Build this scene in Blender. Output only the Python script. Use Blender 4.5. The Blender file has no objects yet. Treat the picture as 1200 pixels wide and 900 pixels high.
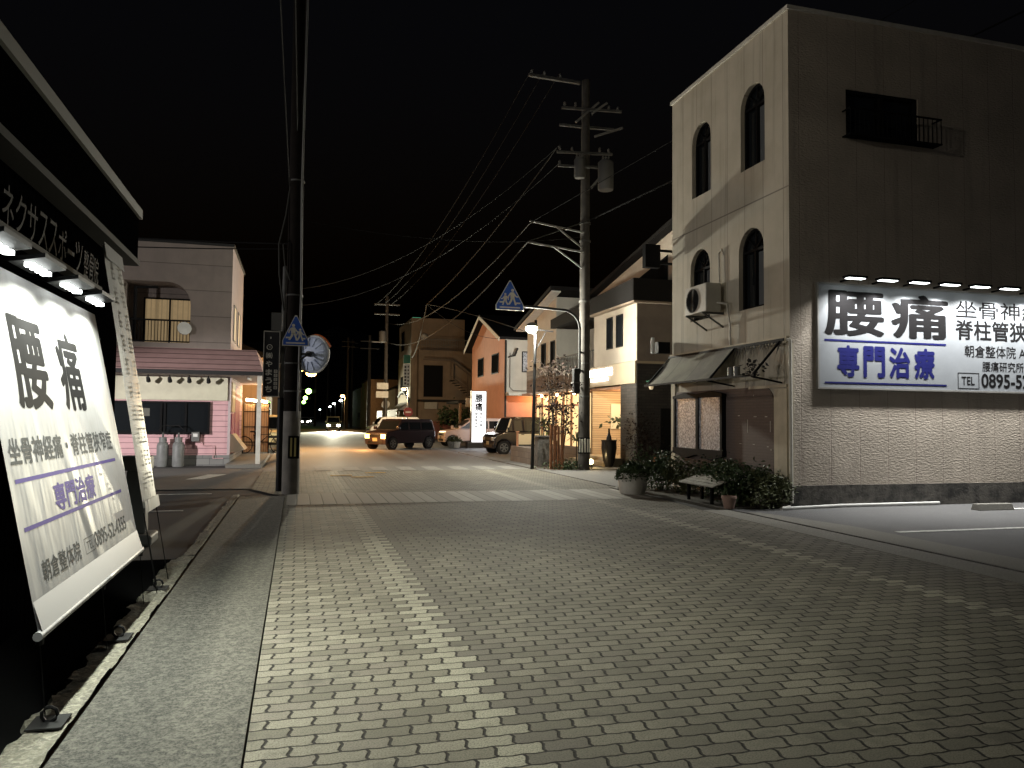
import bpy, math, random
from mathutils import Vector, Matrix
from mathutils.geometry import tessellate_polygon
R_ = random.Random(7)
sc = bpy.context.scene
COL = sc.collection
V = Vector
rad = math.radians

# ------------------------------------------------------------------ mesh helpers
class MB:
    def __init__(s): s.v = []; s.f = []
    def add(s, vs, fs):
        b = len(s.v)
        s.v += [tuple(v) for v in vs]; s.f += [tuple(b + i for i in f) for f in fs]
        return s
    def box(s, x0, x1, y0, y1, z0, z1):
        return s.add([(x0,y0,z0),(x1,y0,z0),(x1,y1,z0),(x0,y1,z0),(x0,y0,z1),(x1,y0,z1),(x1,y1,z1),(x0,y1,z1)],
              [(0,3,2,1),(4,5,6,7),(0,1,5,4),(1,2,6,5),(2,3,7,6),(3,0,4,7)])
    def bar(s, p, q, w, h=None, up=(0,0,1)):
        p, q = V(p), V(q); d = (q-p).normalized(); h = h or w
        up = V(up)
        if abs(d.dot(up)) > .98: up = V((0,1,0))
        a = d.cross(up).normalized(); b = a.cross(d)
        vs = []
        for c in (p, q):
            for i, j in ((-1,-1),(1,-1),(1,1),(-1,1)): vs.append(c + a*(i*w/2) + b*(j*h/2))
        return s.add(vs, [(0,1,2,3),(7,6,5,4),(0,4,5,1),(1,5,6,2),(2,6,7,3),(3,7,4,0)])
    def tube(s, pts, r, n=8, r1=None):
        pts = [V(p) for p in pts]; m = len(pts); rings = []
        for i, p in enumerate(pts):
            d = (pts[min(i+1,m-1)] - pts[max(i-1,0)]).normalized()
            up = V((0,0,1)) if abs(d.z) < .9 else V((1,0,0))
            a = d.cross(up).normalized(); b = a.cross(d)
            rr = r if r1 is None else r + (r1-r)*i/(m-1)
            rings.append([p + (a*math.cos(2*math.pi*k/n) + b*math.sin(2*math.pi*k/n))*rr for k in range(n)])
        vs = [v for g in rings for v in g]; fs = []
        for i in range(m-1):
            for k in range(n):
                fs.append((i*n+k, i*n+(k+1)%n, (i+1)*n+(k+1)%n, (i+1)*n+k))
        fs += [tuple(range(n)), tuple(range(m*n-1, (m-1)*n-1, -1))]
        return s.add(vs, fs)
    def cyl(s, p, q, r, r1=None, n=16): return s.tube([p, q], r, n, r1)
    def lathe(s, c, prof, n=24):
        c = V(c); vs = []; fs = []
        for r, z in prof:
            for k in range(n): vs.append(c + V((r*math.cos(2*math.pi*k/n), r*math.sin(2*math.pi*k/n), z)))
        for i in range(len(prof)-1):
            for k in range(n): fs.append((i*n+k, i*n+(k+1)%n, (i+1)*n+(k+1)%n, (i+1)*n+k))
        fs += [tuple(range(n-1,-1,-1)), tuple(range((len(prof)-1)*n, len(prof)*n))]
        return s.add(vs, fs)
    def prism(s, poly, o, ux, uy, d):
        o, ux, uy, d = V(o), V(ux), V(uy), V(d); n = len(poly)
        a = [o + ux*x + uy*y for x, y in poly]; b = [p + d for p in a]
        return s.add(a + b, [tuple(range(n)), tuple(range(2*n-1, n-1, -1))] + [(i, n+i, n+(i+1)%n, (i+1)%n) for i in range(n)])
    def wall(s, outer, holes, o, ux, uy, depth):
        o, ux, uy = V(o), V(ux), V(uy); nrm = ux.cross(uy)
        loops = [outer] + holes
        flat = [p for l in loops for p in l]
        tris = tessellate_polygon([[V((p[0], p[1], 0)) for p in l] for l in loops])
        s.add([o + ux*p[0] + uy*p[1] for p in flat], [tuple(t) for t in tris])
        for h in holes:
            n = len(h)
            a = [o + ux*p[0] + uy*p[1] for p in h]; b = [p - nrm*depth for p in a]
            s.add(a + b, [(i, (i+1) % n, n+(i+1) % n, n+i) for i in range(n)])
        return s
    def quadgrid(s, f, nu, nv):
        vs = [f(i/nu, j/nv) for j in range(nv+1) for i in range(nu+1)]
        return s.add(vs, [(j*(nu+1)+i, j*(nu+1)+i+1, (j+1)*(nu+1)+i+1, (j+1)*(nu+1)+i) for j in range(nv) for i in range(nu)])
    def ball(s, c, r, nu=14, nv=8, sz=1.0):
        prof = [(max(.001, r*math.sin(math.pi*i/nv)), -r*sz*math.cos(math.pi*i/nv)) for i in range(nv+1)]
        return s.lathe(c, prof, nu)
    def leaves(s, n, fn, size, rng):
        for _ in range(n):
            c = V(fn()); L = size*rng.uniform(.6, 1.3)
            d = V((rng.gauss(0,1), rng.gauss(0,1), rng.gauss(0,.7))).normalized()
            e = d.cross(V((rng.gauss(0,1), rng.gauss(0,1), rng.gauss(0,1)))).normalized()
            k = d.cross(e)*L*.12
            s.add([c, c+d*L*.5+e*L*.27+k, c+d*L, c+d*L*.5-e*L*.27+k], [(0,1,2,3)])
        return s

def build(name, mb, m, parent=None, smooth=False, bevel=0, local=False):
    me = bpy.data.meshes.new(name)
    vs = mb.v
    if parent is not None and not local:
        o = V((0,0,0)); p = parent
        while p is not None: o += p.location; p = p.parent
        vs = [tuple(V(v) - o) for v in vs]
    me.from_pydata(vs, [], mb.f); me.update()
    me.materials.append(m)
    if smooth:
        me.polygons.foreach_set('use_smooth', [True]*len(me.polygons))
    ob = bpy.data.objects.new(name, me); COL.objects.link(ob)
    if smooth:
        try: me.set_sharp_from_angle(angle=rad(45))
        except Exception: pass
    if bevel:
        md = ob.modifiers.new('bevel', 'BEVEL'); md.width = bevel; md.segments = 3 if bevel > .04 else 2; md.limit_method = 'ANGLE'; md.angle_limit = rad(35)
    if parent is not None: ob.parent = parent
    return ob

def thing(name, label, cat, loc=(0,0,0), group=None):
    o = bpy.data.objects.new(name, None); COL.objects.link(o)
    o.location = loc; o.empty_display_size = .2
    o['label'] = label; o['category'] = cat
    if group: o['group'] = group
    return o
def tag(o, label, cat, group=None):
    o['label'] = label; o['category'] = cat
    if group: o['group'] = group
    return o
def struct(name, mb, m, kind='structure', smooth=False):
    o = build(name, mb, m, smooth=smooth); o['kind'] = kind; return o
def copy_tree(o, parent=None):
    c = o.copy(); COL.objects.link(c)
    if parent is not None: c.parent = parent
    for ch in list(o.children): copy_tree(ch, c)
    return c

# ------------------------------------------------------------------ lettering
_tc = {}
def glyphs(t):
    if t not in _tc:
        c = bpy.data.curves.new('lettering', 'FONT'); c.body = t; c.size = 1
        o = bpy.data.objects.new('lettering', c); COL.objects.link(o)
        dg = bpy.context.evaluated_depsgraph_get(); dg.update()
        me = o.evaluated_get(dg).to_mesh()
        vs = [(v.co.x, v.co.y) for v in me.vertices]; fs = [tuple(p.vertices) for p in me.polygons]
        o.evaluated_get(dg).to_mesh_clear()
        bpy.data.objects.remove(o); bpy.data.curves.remove(c)
        _tc[t] = (vs, fs)
    return _tc[t]
def text(mb, t, o, ux, uy, w, h, wt=0, lift=.004, warp=None, wy=None):
    """letters filling the w x h rectangle whose lower left corner is o"""
    vs, fs = glyphs(t)
    if not vs: return
    x0 = min(v[0] for v in vs); x1 = max(v[0] for v in vs); y0 = min(v[1] for v in vs); y1 = max(v[1] for v in vs)
    o, ux, uy = V(o), V(ux), V(uy); n = ux.cross(uy)
    offs = [(0,0)]
    wy = wt if wy is None else wy
    if wt: offs += [(wt*math.cos(a*math.pi/4), wy*math.sin(a*math.pi/4)) for a in range(8)]
    for i, (dx, dy) in enumerate(offs):
        out = []
        for x, y in vs:
            a = (x+dx-x0)/(x1-x0)*w; b = (y+dy-y0)/(y1-y0)*h
            p = o + ux*a + uy*b
            if warp: p = warp(p)
            out.append(p + n*(lift + i*min(.00015, lift*.08)))
        mb.add(out, fs)
def spaced(mb, t, o, ux, uy, w, h, gap, **k):
    n = len(t); cw = (w - gap*(n-1))/n
    for i, ch in enumerate(t): text(mb, ch, V(o)+V(ux)*(i*(cw+gap)), ux, uy, cw, h, **k)
def rect(mb, a0, a1, b0, b1, o, ux, uy, lift=.004, warp=None):
    o, ux, uy = V(o), V(ux), V(uy); n = ux.cross(uy)
    f = lambda u, v: (warp or (lambda p: p))(o + ux*(a0+(a1-a0)*u) + uy*(b0+(b1-b0)*v)) + n*lift
    mb.quadgrid(f, 12 if warp else 1, 1)

# ------------------------------------------------------------------ materials
class G:
    def __init__(s, name):
        s.m = bpy.data.materials.new(name); s.m.use_nodes = True
        s.nt = s.m.node_tree; s.b = s.nt.nodes['Principled BSDF']
    def n(s, t, **k):
        nd = s.nt.nodes.new(t)
        for a, v in k.items(): setattr(nd, a, v)
        return nd
    def set(s, sock, v):
        if isinstance(v, (int, float)):
            if sock.type == 'RGBA': v = (v, v, v, 1)
            sock.default_value = v
        elif isinstance(v, (tuple, list)): sock.default_value = (*v, 1) if sock.type == 'RGBA' and len(v) == 3 else v
        else: s.nt.links.new(v, sock)
    def m_(s, op, a, b=0, c=0):
        nd = s.n('ShaderNodeMath', operation=op)
        for i, v in enumerate((a, b, c)): s.set(nd.inputs[i], v)
        return nd.outputs[0]
    def mix(s, f, a, b):
        nd = s.n('ShaderNodeMix', data_type='RGBA'); s.set(nd.inputs[0], f); s.set(nd.inputs[6], a); s.set(nd.inputs[7], b)
        return nd.outputs[2]
    def noise(s, sc_, vec=None, det=4, rough=.6):
        nd = s.n('ShaderNodeTexNoise'); nd.inputs['Scale'].default_value = sc_; nd.inputs['Detail'].default_value = det
        nd.inputs['Roughness'].default_value = rough
        s.nt.links.new(vec if vec is not None else s.pos(), nd.inputs['Vector']); return nd.outputs['Fac']
    def ramp(s, v, a, b):
        nd = s.n('ShaderNodeMapRange', interpolation_type='SMOOTHSTEP'); s.set(nd.inputs[0], v); nd.inputs[1].default_value = a; nd.inputs[2].default_value = b
        return nd.outputs[0]
    def pos(s):
        if not hasattr(s, '_p'): s._p = s.n('ShaderNodeNewGeometry').outputs['Position']
        return s._p
    def xyz(s):
        nd = s.n('ShaderNodeSeparateXYZ'); s.nt.links.new(s.pos(), nd.inputs[0]); return nd.outputs
    def vec(s, k):
        nd = s.n('ShaderNodeVectorMath', operation='MULTIPLY'); s.nt.links.new(s.pos(), nd.inputs[0]); nd.inputs[1].default_value = k
        return nd.outputs[0]
    def bump(s, h, st, dist=.02):
        nd = s.n('ShaderNodeBump'); nd.inputs['Strength'].default_value = st; nd.inputs['Distance'].default_value = dist
        s.set(nd.inputs['Height'], h)
        if s.b.inputs['Normal'].is_linked: s.nt.links.new(s.b.inputs['Normal'].links[0].from_socket, nd.inputs['Normal'])
        s.nt.links.new(nd.outputs[0], s.b.inputs['Normal'])
    def col(s, c): s.set(s.b.inputs['Base Color'], c)

def mat(name, c, r=.7, c2=None, sc_=6, bump=0, bs=40, metal=0, emit=None, es=0, lines=None, streak=0, spec=.4, alpha=None):
    g = G(name)
    col = c
    if c2 is not None: col = g.mix(g.ramp(g.noise(sc_), .32, .68), c, c2)
    if streak:
        st = g.ramp(g.noise(1, g.vec((5, 5, .35)), 5), .52, .75)
        col = g.mix(g.m_('MULTIPLY', st, streak), col, tuple(x*.35 for x in c))
    if lines:
        for ax, per, w, off in lines:
            t = g.m_('FRACT', g.m_('DIVIDE', g.m_('ADD', g.xyz()['XYZ'.index(ax)], off + 100*per), per))
            d = g.m_('MULTIPLY', g.m_('MINIMUM', t, g.m_('SUBTRACT', 1, t)), per)
            j = g.ramp(d, w*.3, w)
            col = g.mix(j, tuple(x*.3 for x in c), col); g.bump(j, .5, .01)
    g.col(col)
    g.b.inputs['Roughness'].default_value = r; g.b.inputs['Metallic'].default_value = metal
    g.b.inputs['Specular IOR Level'].default_value = spec
    if bump: g.bump(g.noise(bs, det=6), bump, .02)
    if emit: g.b.inputs['Emission Color'].default_value = (*emit, 1); g.b.inputs['Emission Strength'].default_value = es
    if alpha: g.b.inputs['Transmission Weight'].default_value = alpha
    return g.m

M = {}
def brick_paving():
    g = G('wave_pavers'); x, y, z = g.xyz()
    tau = 2*math.pi
    tri = lambda v, p, o=0: g.m_('SUBTRACT', g.m_('MULTIPLY', g.m_('PINGPONG', g.m_('ADD', g.m_('DIVIDE', v, p), 100+o), .5), 4), 1)
    yw = g.m_('ADD', y, g.m_('MULTIPLY', tri(x, .1125), .0042))
    xw = g.m_('ADD', x, g.m_('MULTIPLY', tri(y, .1125, .25), .009))
    ry = g.m_('DIVIDE', yw, .1125); row = g.m_('FLOOR', ry); fy = g.m_('FRACT', ry)
    off = g.m_('MULTIPLY', g.m_('FLOORED_MODULO', row, 2), .5)
    cx = g.m_('ADD', g.m_('DIVIDE', xw, .225), off); colm = g.m_('FLOOR', cx); fx = g.m_('FRACT', cx)
    dx = g.m_('MULTIPLY', g.m_('MINIMUM', fx, g.m_('SUBTRACT', 1, fx)), .225)
    dy = g.m_('MULTIPLY', g.m_('MINIMUM', fy, g.m_('SUBTRACT', 1, fy)), .1125)
    d = g.m_('MINIMUM', g.m_('MULTIPLY', dx, .72), dy)
    d = g.m_('ADD', d, g.m_('MULTIPLY', g.m_('SUBTRACT', g.noise(45), .5), .007))
    joint = g.ramp(d, .0034, .0072)
    cmb = g.n('ShaderNodeCombineXYZ'); g.set(cmb.inputs[0], colm); g.set(cmb.inputs[1], row)
    wn = g.n('ShaderNodeTexWhiteNoise', noise_dimensions='2D'); g.nt.links.new(cmb.outputs[0], wn.inputs['Vector'])
    rnd = wn.outputs['Value']
    c = g.mix(rnd, (.140,.129,.101), (.305,.283,.225))
    c = g.mix(g.m_('MULTIPLY', g.ramp(rnd, .86, .9), .6), c, (.14,.12,.105))
    # the zones either side of the pale line
    c = g.mix(g.m_('MULTIPLY', g.ramp(x, 1.0, 1.02), .28), c, (.15,.142,.122))
    def iscol(k): return g.m_('COMPARE', colm, k, .1)
    dark = g.m_('MULTIPLY', iscol(5), g.ramp(rnd, .15, .3)); c = g.mix(g.m_('MULTIPLY', dark, .75), c, (.125,.112,.098))
    lite = g.m_('MAXIMUM', iscol(4), iscol(24)); c = g.mix(g.m_('MULTIPLY', lite, g.m_('ADD', .55, g.m_('MULTIPLY', rnd, .35))), c, (.42,.40,.32))
    big = g.ramp(g.noise(.8, det=3), .35, .7); c = g.mix(g.m_('MULTIPLY', big, .3), c, (.13,.12,.10))
    fine = g.noise(110, det=5, rough=.75); c = g.mix(g.m_('MULTIPLY', g.ramp(fine, .44, .62), .72), c, (.068,.063,.053))
    st = g.ramp(g.noise(1.7, det=6, rough=.7), .54, .66); c = g.mix(g.m_('MULTIPLY', st, .6), c, (.085,.08,.067))
    trk = g.m_('MAXIMUM', g.m_('SUBTRACT', 1, g.ramp(g.m_('ABSOLUTE', g.m_('SUBTRACT', x, 2.1)), .1, .5)), g.m_('SUBTRACT', 1, g.ramp(g.m_('ABSOLUTE', g.m_('SUBTRACT', x, 3.7)), .1, .5)))
    c = g.mix(g.m_('MULTIPLY', trk, .22), c, (.09,.085,.075))
    dirt = g.ramp(g.noise(7, det=5), .5, .72); c = g.mix(g.m_('MULTIPLY', dirt, .35), c, (.09,.085,.07))
    c = g.mix(joint, (.014,.013,.012), c)
    g.col(c); g.b.inputs['Roughness'].default_value = .8; g.b.inputs['Specular IOR Level'].default_value = .25
    g.bump(joint, 1.0, .010); g.bump(fine, .5, .006)
    return g.m
def speckled(name, a, b, c, s1=90, s2=9, rough=.85, bump=.5):
    g = G(name)
    f = g.ramp(g.noise(s1, det=5, rough=.7), .42, .62); h = g.ramp(g.noise(s2, det=6, rough=.75), .40, .66)
    g.col(g.mix(g.m_('MULTIPLY', h, .75), g.mix(f, a, b), c)); g.b.inputs['Roughness'].default_value = rough
    g.bump(g.noise(s1, det=5), bump, .006); return g.m
def crosswalk_mat():
    g = G('crosswalk_blocks'); x, y, z = g.xyz()
    t = g.m_('FRACT', g.m_('DIVIDE', g.m_('ADD', x, 100.1), .9)); s = g.m_('MULTIPLY', g.ramp(t, .47, .5), g.m_('SUBTRACT', 1, g.ramp(t, .97, 1.0)))
    t2 = g.m_('FRACT', g.m_('DIVIDE', g.m_('ADD', x, 100.1), .225)); jx = g.ramp(g.m_('MINIMUM', t2, g.m_('SUBTRACT', 1, t2)), .02, .06)
    ty = g.m_('FRACT', g.m_('DIVIDE', g.m_('ADD', y, 100), .1125)); jy = g.ramp(g.m_('MINIMUM', ty, g.m_('SUBTRACT', 1, ty)), .03, .09)
    worn = g.ramp(g.noise(5, det=6), .35, .7); edge = g.ramp(x, 1.2, 3.6)
    c = g.mix(g.m_('MULTIPLY', s, edge), (.24,.225,.195), (.36,.345,.305))
    c = g.mix(g.m_('MULTIPLY', g.m_('MULTIPLY', g.m_('SUBTRACT', 1, s), edge), .55), c, (.15,.14,.12))
    c = g.mix(g.m_('MULTIPLY', worn, .4), c, (.2,.185,.16))
    j = g.m_('MINIMUM', jx, g.m_('ADD', .55, g.m_('MULTIPLY', jy, .45)))
    g.col(g.mix(j, (.05,.047,.042), c)); g.b.inputs['Roughness'].default_value = .8; g.bump(j, .5, .006)
    return g.m
def stucco():
    g = G('rippled_render'); x, y, z = g.xyz()
    c = g.mix(g.ramp(g.noise(1.4, det=5), .3, .7), (.42,.365,.30), (.50,.435,.36))
    st = g.ramp(g.noise(1, g.vec((4, 4, .3)), 6), .55, .8); c = g.mix(g.m_('MULTIPLY', st, .5), c, (.22,.18,.15))
    t = g.m_('FRACT', g.m_('DIVIDE', g.m_('ADD', x, 100.05), .61)); d = g.m_('MULTIPLY', g.m_('MINIMUM', t, g.m_('SUBTRACT', 1, t)), .61)
    j = g.ramp(g.m_('ADD', d, g.m_('MULTIPLY', g.m_('SUBTRACT', g.noise(6), .5), .012)), .002, .012)
    c = g.mix(j, (.35,.29,.24), c)
    g.col(c); g.b.inputs['Roughness'].default_value = .9
    g.bump(g.noise(15, g.vec((1.0, 1.0, 2.3)), 6, .6), .6, .035); g.bump(j, .4, .01)
    return g.m
def painted_wall():
    g = G('streaked_wall'); x, y, z = g.xyz()
    c = g.mix(g.ramp(g.noise(1.2, det=5), .3, .7), (.42,.38,.30), (.50,.455,.37))
    st = g.ramp(g.noise(1, g.vec((6, 6, .28)), 6), .5, .78); c = g.mix(g.m_('MULTIPLY', st, .55), c, (.2,.175,.14))
    t = g.m_('FRACT', g.m_('DIVIDE', g.m_('ADD', y, 99.78), .62)); d = g.m_('MULTIPLY', g.m_('MINIMUM', t, g.m_('SUBTRACT', 1, t)), .62)
    j = g.ramp(d, .003, .014); c = g.mix(j, (.25,.22,.18), c)
    h = g.ramp(g.m_('ABSOLUTE', g.m_('SUBTRACT', z, 5.70)), .006, .02); c = g.mix(h, (.2,.175,.145), c)
    g.col(c); g.b.inputs['Roughness'].default_value = .85; g.bump(g.noise(50, det=5), .3, .01); g.bump(j, .4, .01)
    return g.m
def banner_mat():
    g = G('banner_vinyl'); x, y, z = g.xyz()
    g.col(g.mix(g.ramp(g.noise(2.5, det=5), .4, .75), (.29,.285,.29), (.25,.242,.238))); g.b.inputs['Roughness'].default_value = .5; g.b.inputs['Specular IOR Level'].default_value = .3
    w = g.noise(1.0, g.vec((1, 2.2, .8)), 3, .5); g.bump(w, .22, .10)
    dg_ = g.m_('SUBTRACT', g.m_('SUBTRACT', y, 5.1), g.m_('MULTIPLY', g.m_('SUBTRACT', 1.5, z), .45)); g.bump(g.m_('MULTIPLY', g.m_('SUBTRACT', 1, g.ramp(g.m_('ABSOLUTE', dg_), 0, .14)), g.ramp(z, 1.7, .9)), .45, .02)
    g.bump(g.noise(2.2, g.vec((1, 3, .5)), 2), .10, .05)
    return g.m
def bark_or_tile(name, c, c2, w, h, mortar=(.03,.03,.03), ax='y'):
    g = G(name); x, y, z = g.xyz(); cmb = g.n('ShaderNodeCombineXYZ')
    g.set(cmb.inputs[0], y if ax == 'y' else x); g.set(cmb.inputs[1], z)
    br = g.n('ShaderNodeTexBrick'); g.nt.links.new(cmb.outputs[0], br.inputs['Vector'])
    br.inputs['Scale'].default_value = 1; br.inputs['Brick Width'].default_value = w; br.inputs['Row Height'].default_value = h
    br.inputs['Mortar Size'].default_value = .008; g.set(br.inputs['Color1'], c); g.set(br.inputs['Color2'], c2); g.set(br.inputs['Mortar'], mortar)
    g.col(br.outputs['Color']); g.b.inputs['Roughness'].default_value = .8
    g.bump(g.m_('SUBTRACT', 1, br.outputs['Fac']), .6, .01); g.bump(g.noise(40), .3, .01); return g.m

M['paver'] = brick_paving()
M['sidewalk'] = speckled('sidewalk_concrete', (.018,.017,.014), (.085,.08,.067), (.155,.146,.12), 85, 30)
M['asphalt'] = speckled('asphalt', (.022,.022,.023), (.055,.054,.053), (.036,.036,.036), 140, 4)
M['lot'] = speckled('lot_asphalt', (.05,.05,.051), (.16,.158,.154), (.08,.08,.079), 90, 3)
M['asphalt_far'] = speckled('worn_asphalt', (.08,.077,.073), (.16,.154,.142), (.12,.115,.108), 60, 3, .78)
M['kerb'] = speckled('broken_kerb_concrete', (.12,.112,.09), (.30,.28,.22), (.16,.15,.11), 40, 14, bump=1)
M['gutter'] = speckled('gutter_concrete', (.12,.115,.10), (.22,.21,.18), (.15,.145,.125), 60, 5)
M['crosswalk'] = crosswalk_mat()
M['paint'] = mat('road_paint', (.72,.72,.68), .8, (.45,.45,.42), 14)
M['yellow_mark'] = mat('yellow_orange_mark', (.75,.42,.06), .7, (.5,.3,.06), 14)
M['stucco'] = stucco(); M['wall'] = painted_wall()
M['plinth'] = mat('dark_plinth', (.035,.034,.032), .9, (.13,.12,.105), 4, .4, 25)
M['black_clad'] = mat('black_cladding', (.003,.003,.0034), .9, spec=0, lines=[('Y', .09, .012, 0)])
M['black'] = mat('black_metal', (.006,.006,.0065), .5, spec=.2)
M['fascia'] = mat('black_fascia', (.003,.003,.0034), .9, spec=0)
M['trim'] = mat('grey_trim', (.24,.235,.22), .5)
M['darktrim'] = mat('dark_grey_trim', (.030,.030,.030), .7, spec=.1)
M['letter'] = mat('grey_letters', (.011,.011,.0115), .7, spec=.1)
M['banner'] = banner_mat()
M['vinyl'] = mat('narrow_vinyl', (.40,.385,.36), .5, bump=.25, bs=5)
M['ink'] = mat('black_ink', (.014,.0135,.014), .6, spec=.02)
M['greyink'] = mat('grey_ink', (.085,.085,.085), .6, spec=.02)
M['purple'] = mat('faded_purple_ink', (.12,.09,.26), .6, spec=.02)
M['blueink'] = mat('blue_ink', (.006,.008,.10), .5)
M['sign'] = mat('sign_panel', (.27,.288,.305), .5, (.245,.262,.28), 1.5)
M['steel'] = mat('galvanised_steel', (.13,.13,.125), .75, (.09,.09,.087), 5, metal=.2, spec=.2)
M['paintsteel'] = mat('painted_steel', (.20,.195,.185), .55)
M['concrete_pole'] = mat('pole_concrete', (.075,.068,.06), .9, (.05,.046,.041), 4, .3, 60)
M['concrete_light'] = mat('base_concrete', (.24,.225,.20), .85, (.17,.16,.145), 5, .3, 60)
M['pole_wrap'] = mat('dark_pole_wrap', (.016,.013,.011), .9, (.011,.009,.008), 6, spec=.1)
M['grey'] = mat('grey_enamel', (.13,.13,.125), .5)
M['white'] = mat('white_enamel', (.68,.68,.65), .5, (.6,.6,.57), 5)
M['offwhite'] = mat('dirty_white', (.60,.58,.52), .7, (.50,.48,.42), 5, streak=.3)
M['cable'] = mat('cable_black', (.02,.02,.02), .9, spec=.05)
M['cable_lit'] = mat('cable_lit_grey', (.055,.055,.05), .9, spec=.05)  # lit copy of the black cable, brightness put into its colour
M['glass'] = mat('dark_glass', (.012,.014,.016), .08, spec=.6)
M['carglass'] = mat('car_glass', (.01,.012,.014), .06, spec=.7)
M['frosted'] = None
g = G('frosted_pattern_glass'); c = g.mix(g.ramp(g.noise(22, det=4, rough=.8), .4, .66), (.13,.135,.15), (.66,.68,.74)); g.col(c); g.b.inputs['Roughness'].default_value = .3; g.bump(g.noise(26), .4, .01); M['frosted'] = g.m
M['frame'] = mat('dark_window_frame', (.010,.010,.0105), .6, spec=.04)
M['panel'] = bark_or_tile('brown_brick_tile', (.135,.102,.088), (.125,.094,.082), .22, .055, (.108,.082,.071))
M['pilaster'] = mat('cream_pilaster', (.55,.49,.37), .8, (.46,.41,.31), 3, .2, streak=.3)
M['awning'] = mat('grey_awning_canvas', (.20,.19,.17), .9, (.30,.30,.24), 1.6, .2, 30, lines=[('Y', .98, .01, .3)])
M['rag'] = mat('torn_dark_canvas', (.04,.037,.033), .95)
M['pink'] = mat('pink_siding', (.66,.40,.42), .75, (.60,.36,.38), 2, lines=[('Z', .17, .012, 0)])
M['pinkroof'] = mat('pink_metal_roof', (.46,.29,.28), .6, (.40,.25,.24), 3, lines=[('Z', .165, .02, .05)])
M['magenta'] = mat('dark_pink_panel', (.30,.07,.13), .7)
M['beige'] = mat('beige_siding', (.25,.21,.185), .8, (.22,.185,.165), 2, lines=[('Z', .82, .012, .25)], streak=.15)
M['lav'] = mat('pale_side_siding', (.50,.42,.42), .8, (.45,.38,.39), 2)
M['cream'] = mat('blank_cream_board', (.58,.56,.43), .7, (.52,.50,.38), 3)
M['foundation'] = bark_or_tile('grey_foundation_block', (.22,.22,.21), (.17,.17,.165), .4, .2, (.10,.10,.10), 'x')
M['curtain'] = mat('lit_curtain', (.5,.36,.18), .9, (.4,.28,.14), 5, emit=(1,.72,.38), es=.17, lines=[('X', .16, .03, 0)])
M['litwin'] = mat('lit_window', (.5,.4,.3), .9, emit=(1,.78,.45), es=.35)
M['timber'] = mat('orange_slat_screen', (.50,.30,.16), .8, (.42,.25,.13), 4, lines=[('X', .09, .012, 0)])
M['peach'] = mat('salmon_wall', (.52,.26,.17), .85, (.47,.23,.15), 2, .15)
M['palewall'] = mat('pale_grey_render', (.52,.49,.43), .85, (.46,.43,.38), 1.5, .15, streak=.15)
M['tan'] = mat('tan_render', (.30,.235,.175), .9, (.25,.195,.145), 1.2, .15, streak=.3)
M['ochre'] = mat('ochre_mural_render', (.42,.33,.16), .9, (.36,.29,.15), 2)
M['darkroof'] = mat('dark_roof', (.016,.015,.015), .8, spec=.05)
M['darkbrick'] = bark_or_tile('dark_stone_cladding', (.05,.042,.036), (.03,.026,.023), .3, .09, (.015,.014,.013))
M['darkbrick_x'] = bark_or_tile('dark_stone_cladding_side', (.045,.038,.034), (.028,.024,.022), .3, .09, (.015,.014,.013), 'x')
M['brownband'] = mat('brown_siding', (.15,.115,.09), .8, (.12,.09,.07), 3, lines=[('Z', .14, .012, 0)])
M['salon_wall'] = mat('salon_render', (.46,.40,.33), .85, (.41,.355,.29), 1.5, .12)
M['salon_in'] = bark_or_tile('interior_brick', (.52,.38,.24), (.42,.30,.18), .26, .08, (.25,.18,.11))
M['wood'] = mat('stained_wood', (.28,.12,.055), .6, (.19,.08,.04), 9)
M['planks'] = mat('weathered_planks', (.42,.41,.36), .85, (.28,.27,.23), 12, .3, 40)
M['tile'] = mat('warm_floor_tile', (.45,.36,.24), .4, lines=[('X', .3, .006, 0), ('Y', .3, .006, 0)])
M['leaf'] = mat('dark_leaves', (.030,.050,.020), .6, (.055,.085,.03), 9)
M['leaf2'] = mat('olive_leaves', (.05,.06,.025), .6, (.09,.10,.04), 9)
M['leafred'] = mat('reddish_leaves', (.026,.015,.012), .8, (.018,.014,.011), 9, spec=.1)
M['palm'] = mat('yellow_green_leaves', (.12,.14,.04), .6)
M['bark'] = mat('bark', (.06,.045,.033), .9)
M['terracotta'] = mat('terracotta', (.30,.20,.16), .9, (.22,.15,.12), 8)
M['stone'] = mat('rough_stone', (.14,.13,.12), .9, (.08,.075,.07), 12, .8, 14)
M['blockwall'] = bark_or_tile('block_wall', (.20,.17,.15), (.16,.135,.12), .4, .2, (.10,.09,.08))
M['signblue'] = mat('sign_blue', (.03,.12,.55), .5)
M['signwhite'] = mat('sign_white', (.72,.70,.62), .5)
M['navy'] = mat('black_sign_face', (.02,.02,.024), .5)
M['mirrorback'] = mat('mirror_back_plastic', (.66,.76,.98), .4)
M['orange'] = mat('orange_plastic', (.75,.2,.05), .5)
M['yellowplate'] = mat('yellow_reflector', (.50,.42,.16), .5)
M['tank'] = mat('grey_gas_cylinder', (.19,.195,.19), .5, (.15,.155,.15), 6)
M['plasticgrey'] = mat('grey_plastic', (.22,.22,.21), .6)
M['ac'] = mat('cream_enamel', (.50,.48,.42), .55, (.44,.42,.37), 6)
M['hill'] = mat('night_hill', (.012,.014,.012), 1)
M['vase'] = mat('glazed_black_vase', (.012,.011,.011), .25)
def emitter(name, c, s): return mat(name, (.8,.8,.8), .5, emit=c, es=s)
M['led'] = emitter('led_white', (.95,1,.97), 9)
M['led_up'] = emitter('led_strip_white', (.97,1,1), 6)
M['lampwhite'] = emitter('lamp_white', (1,1,.62), 22)
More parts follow.
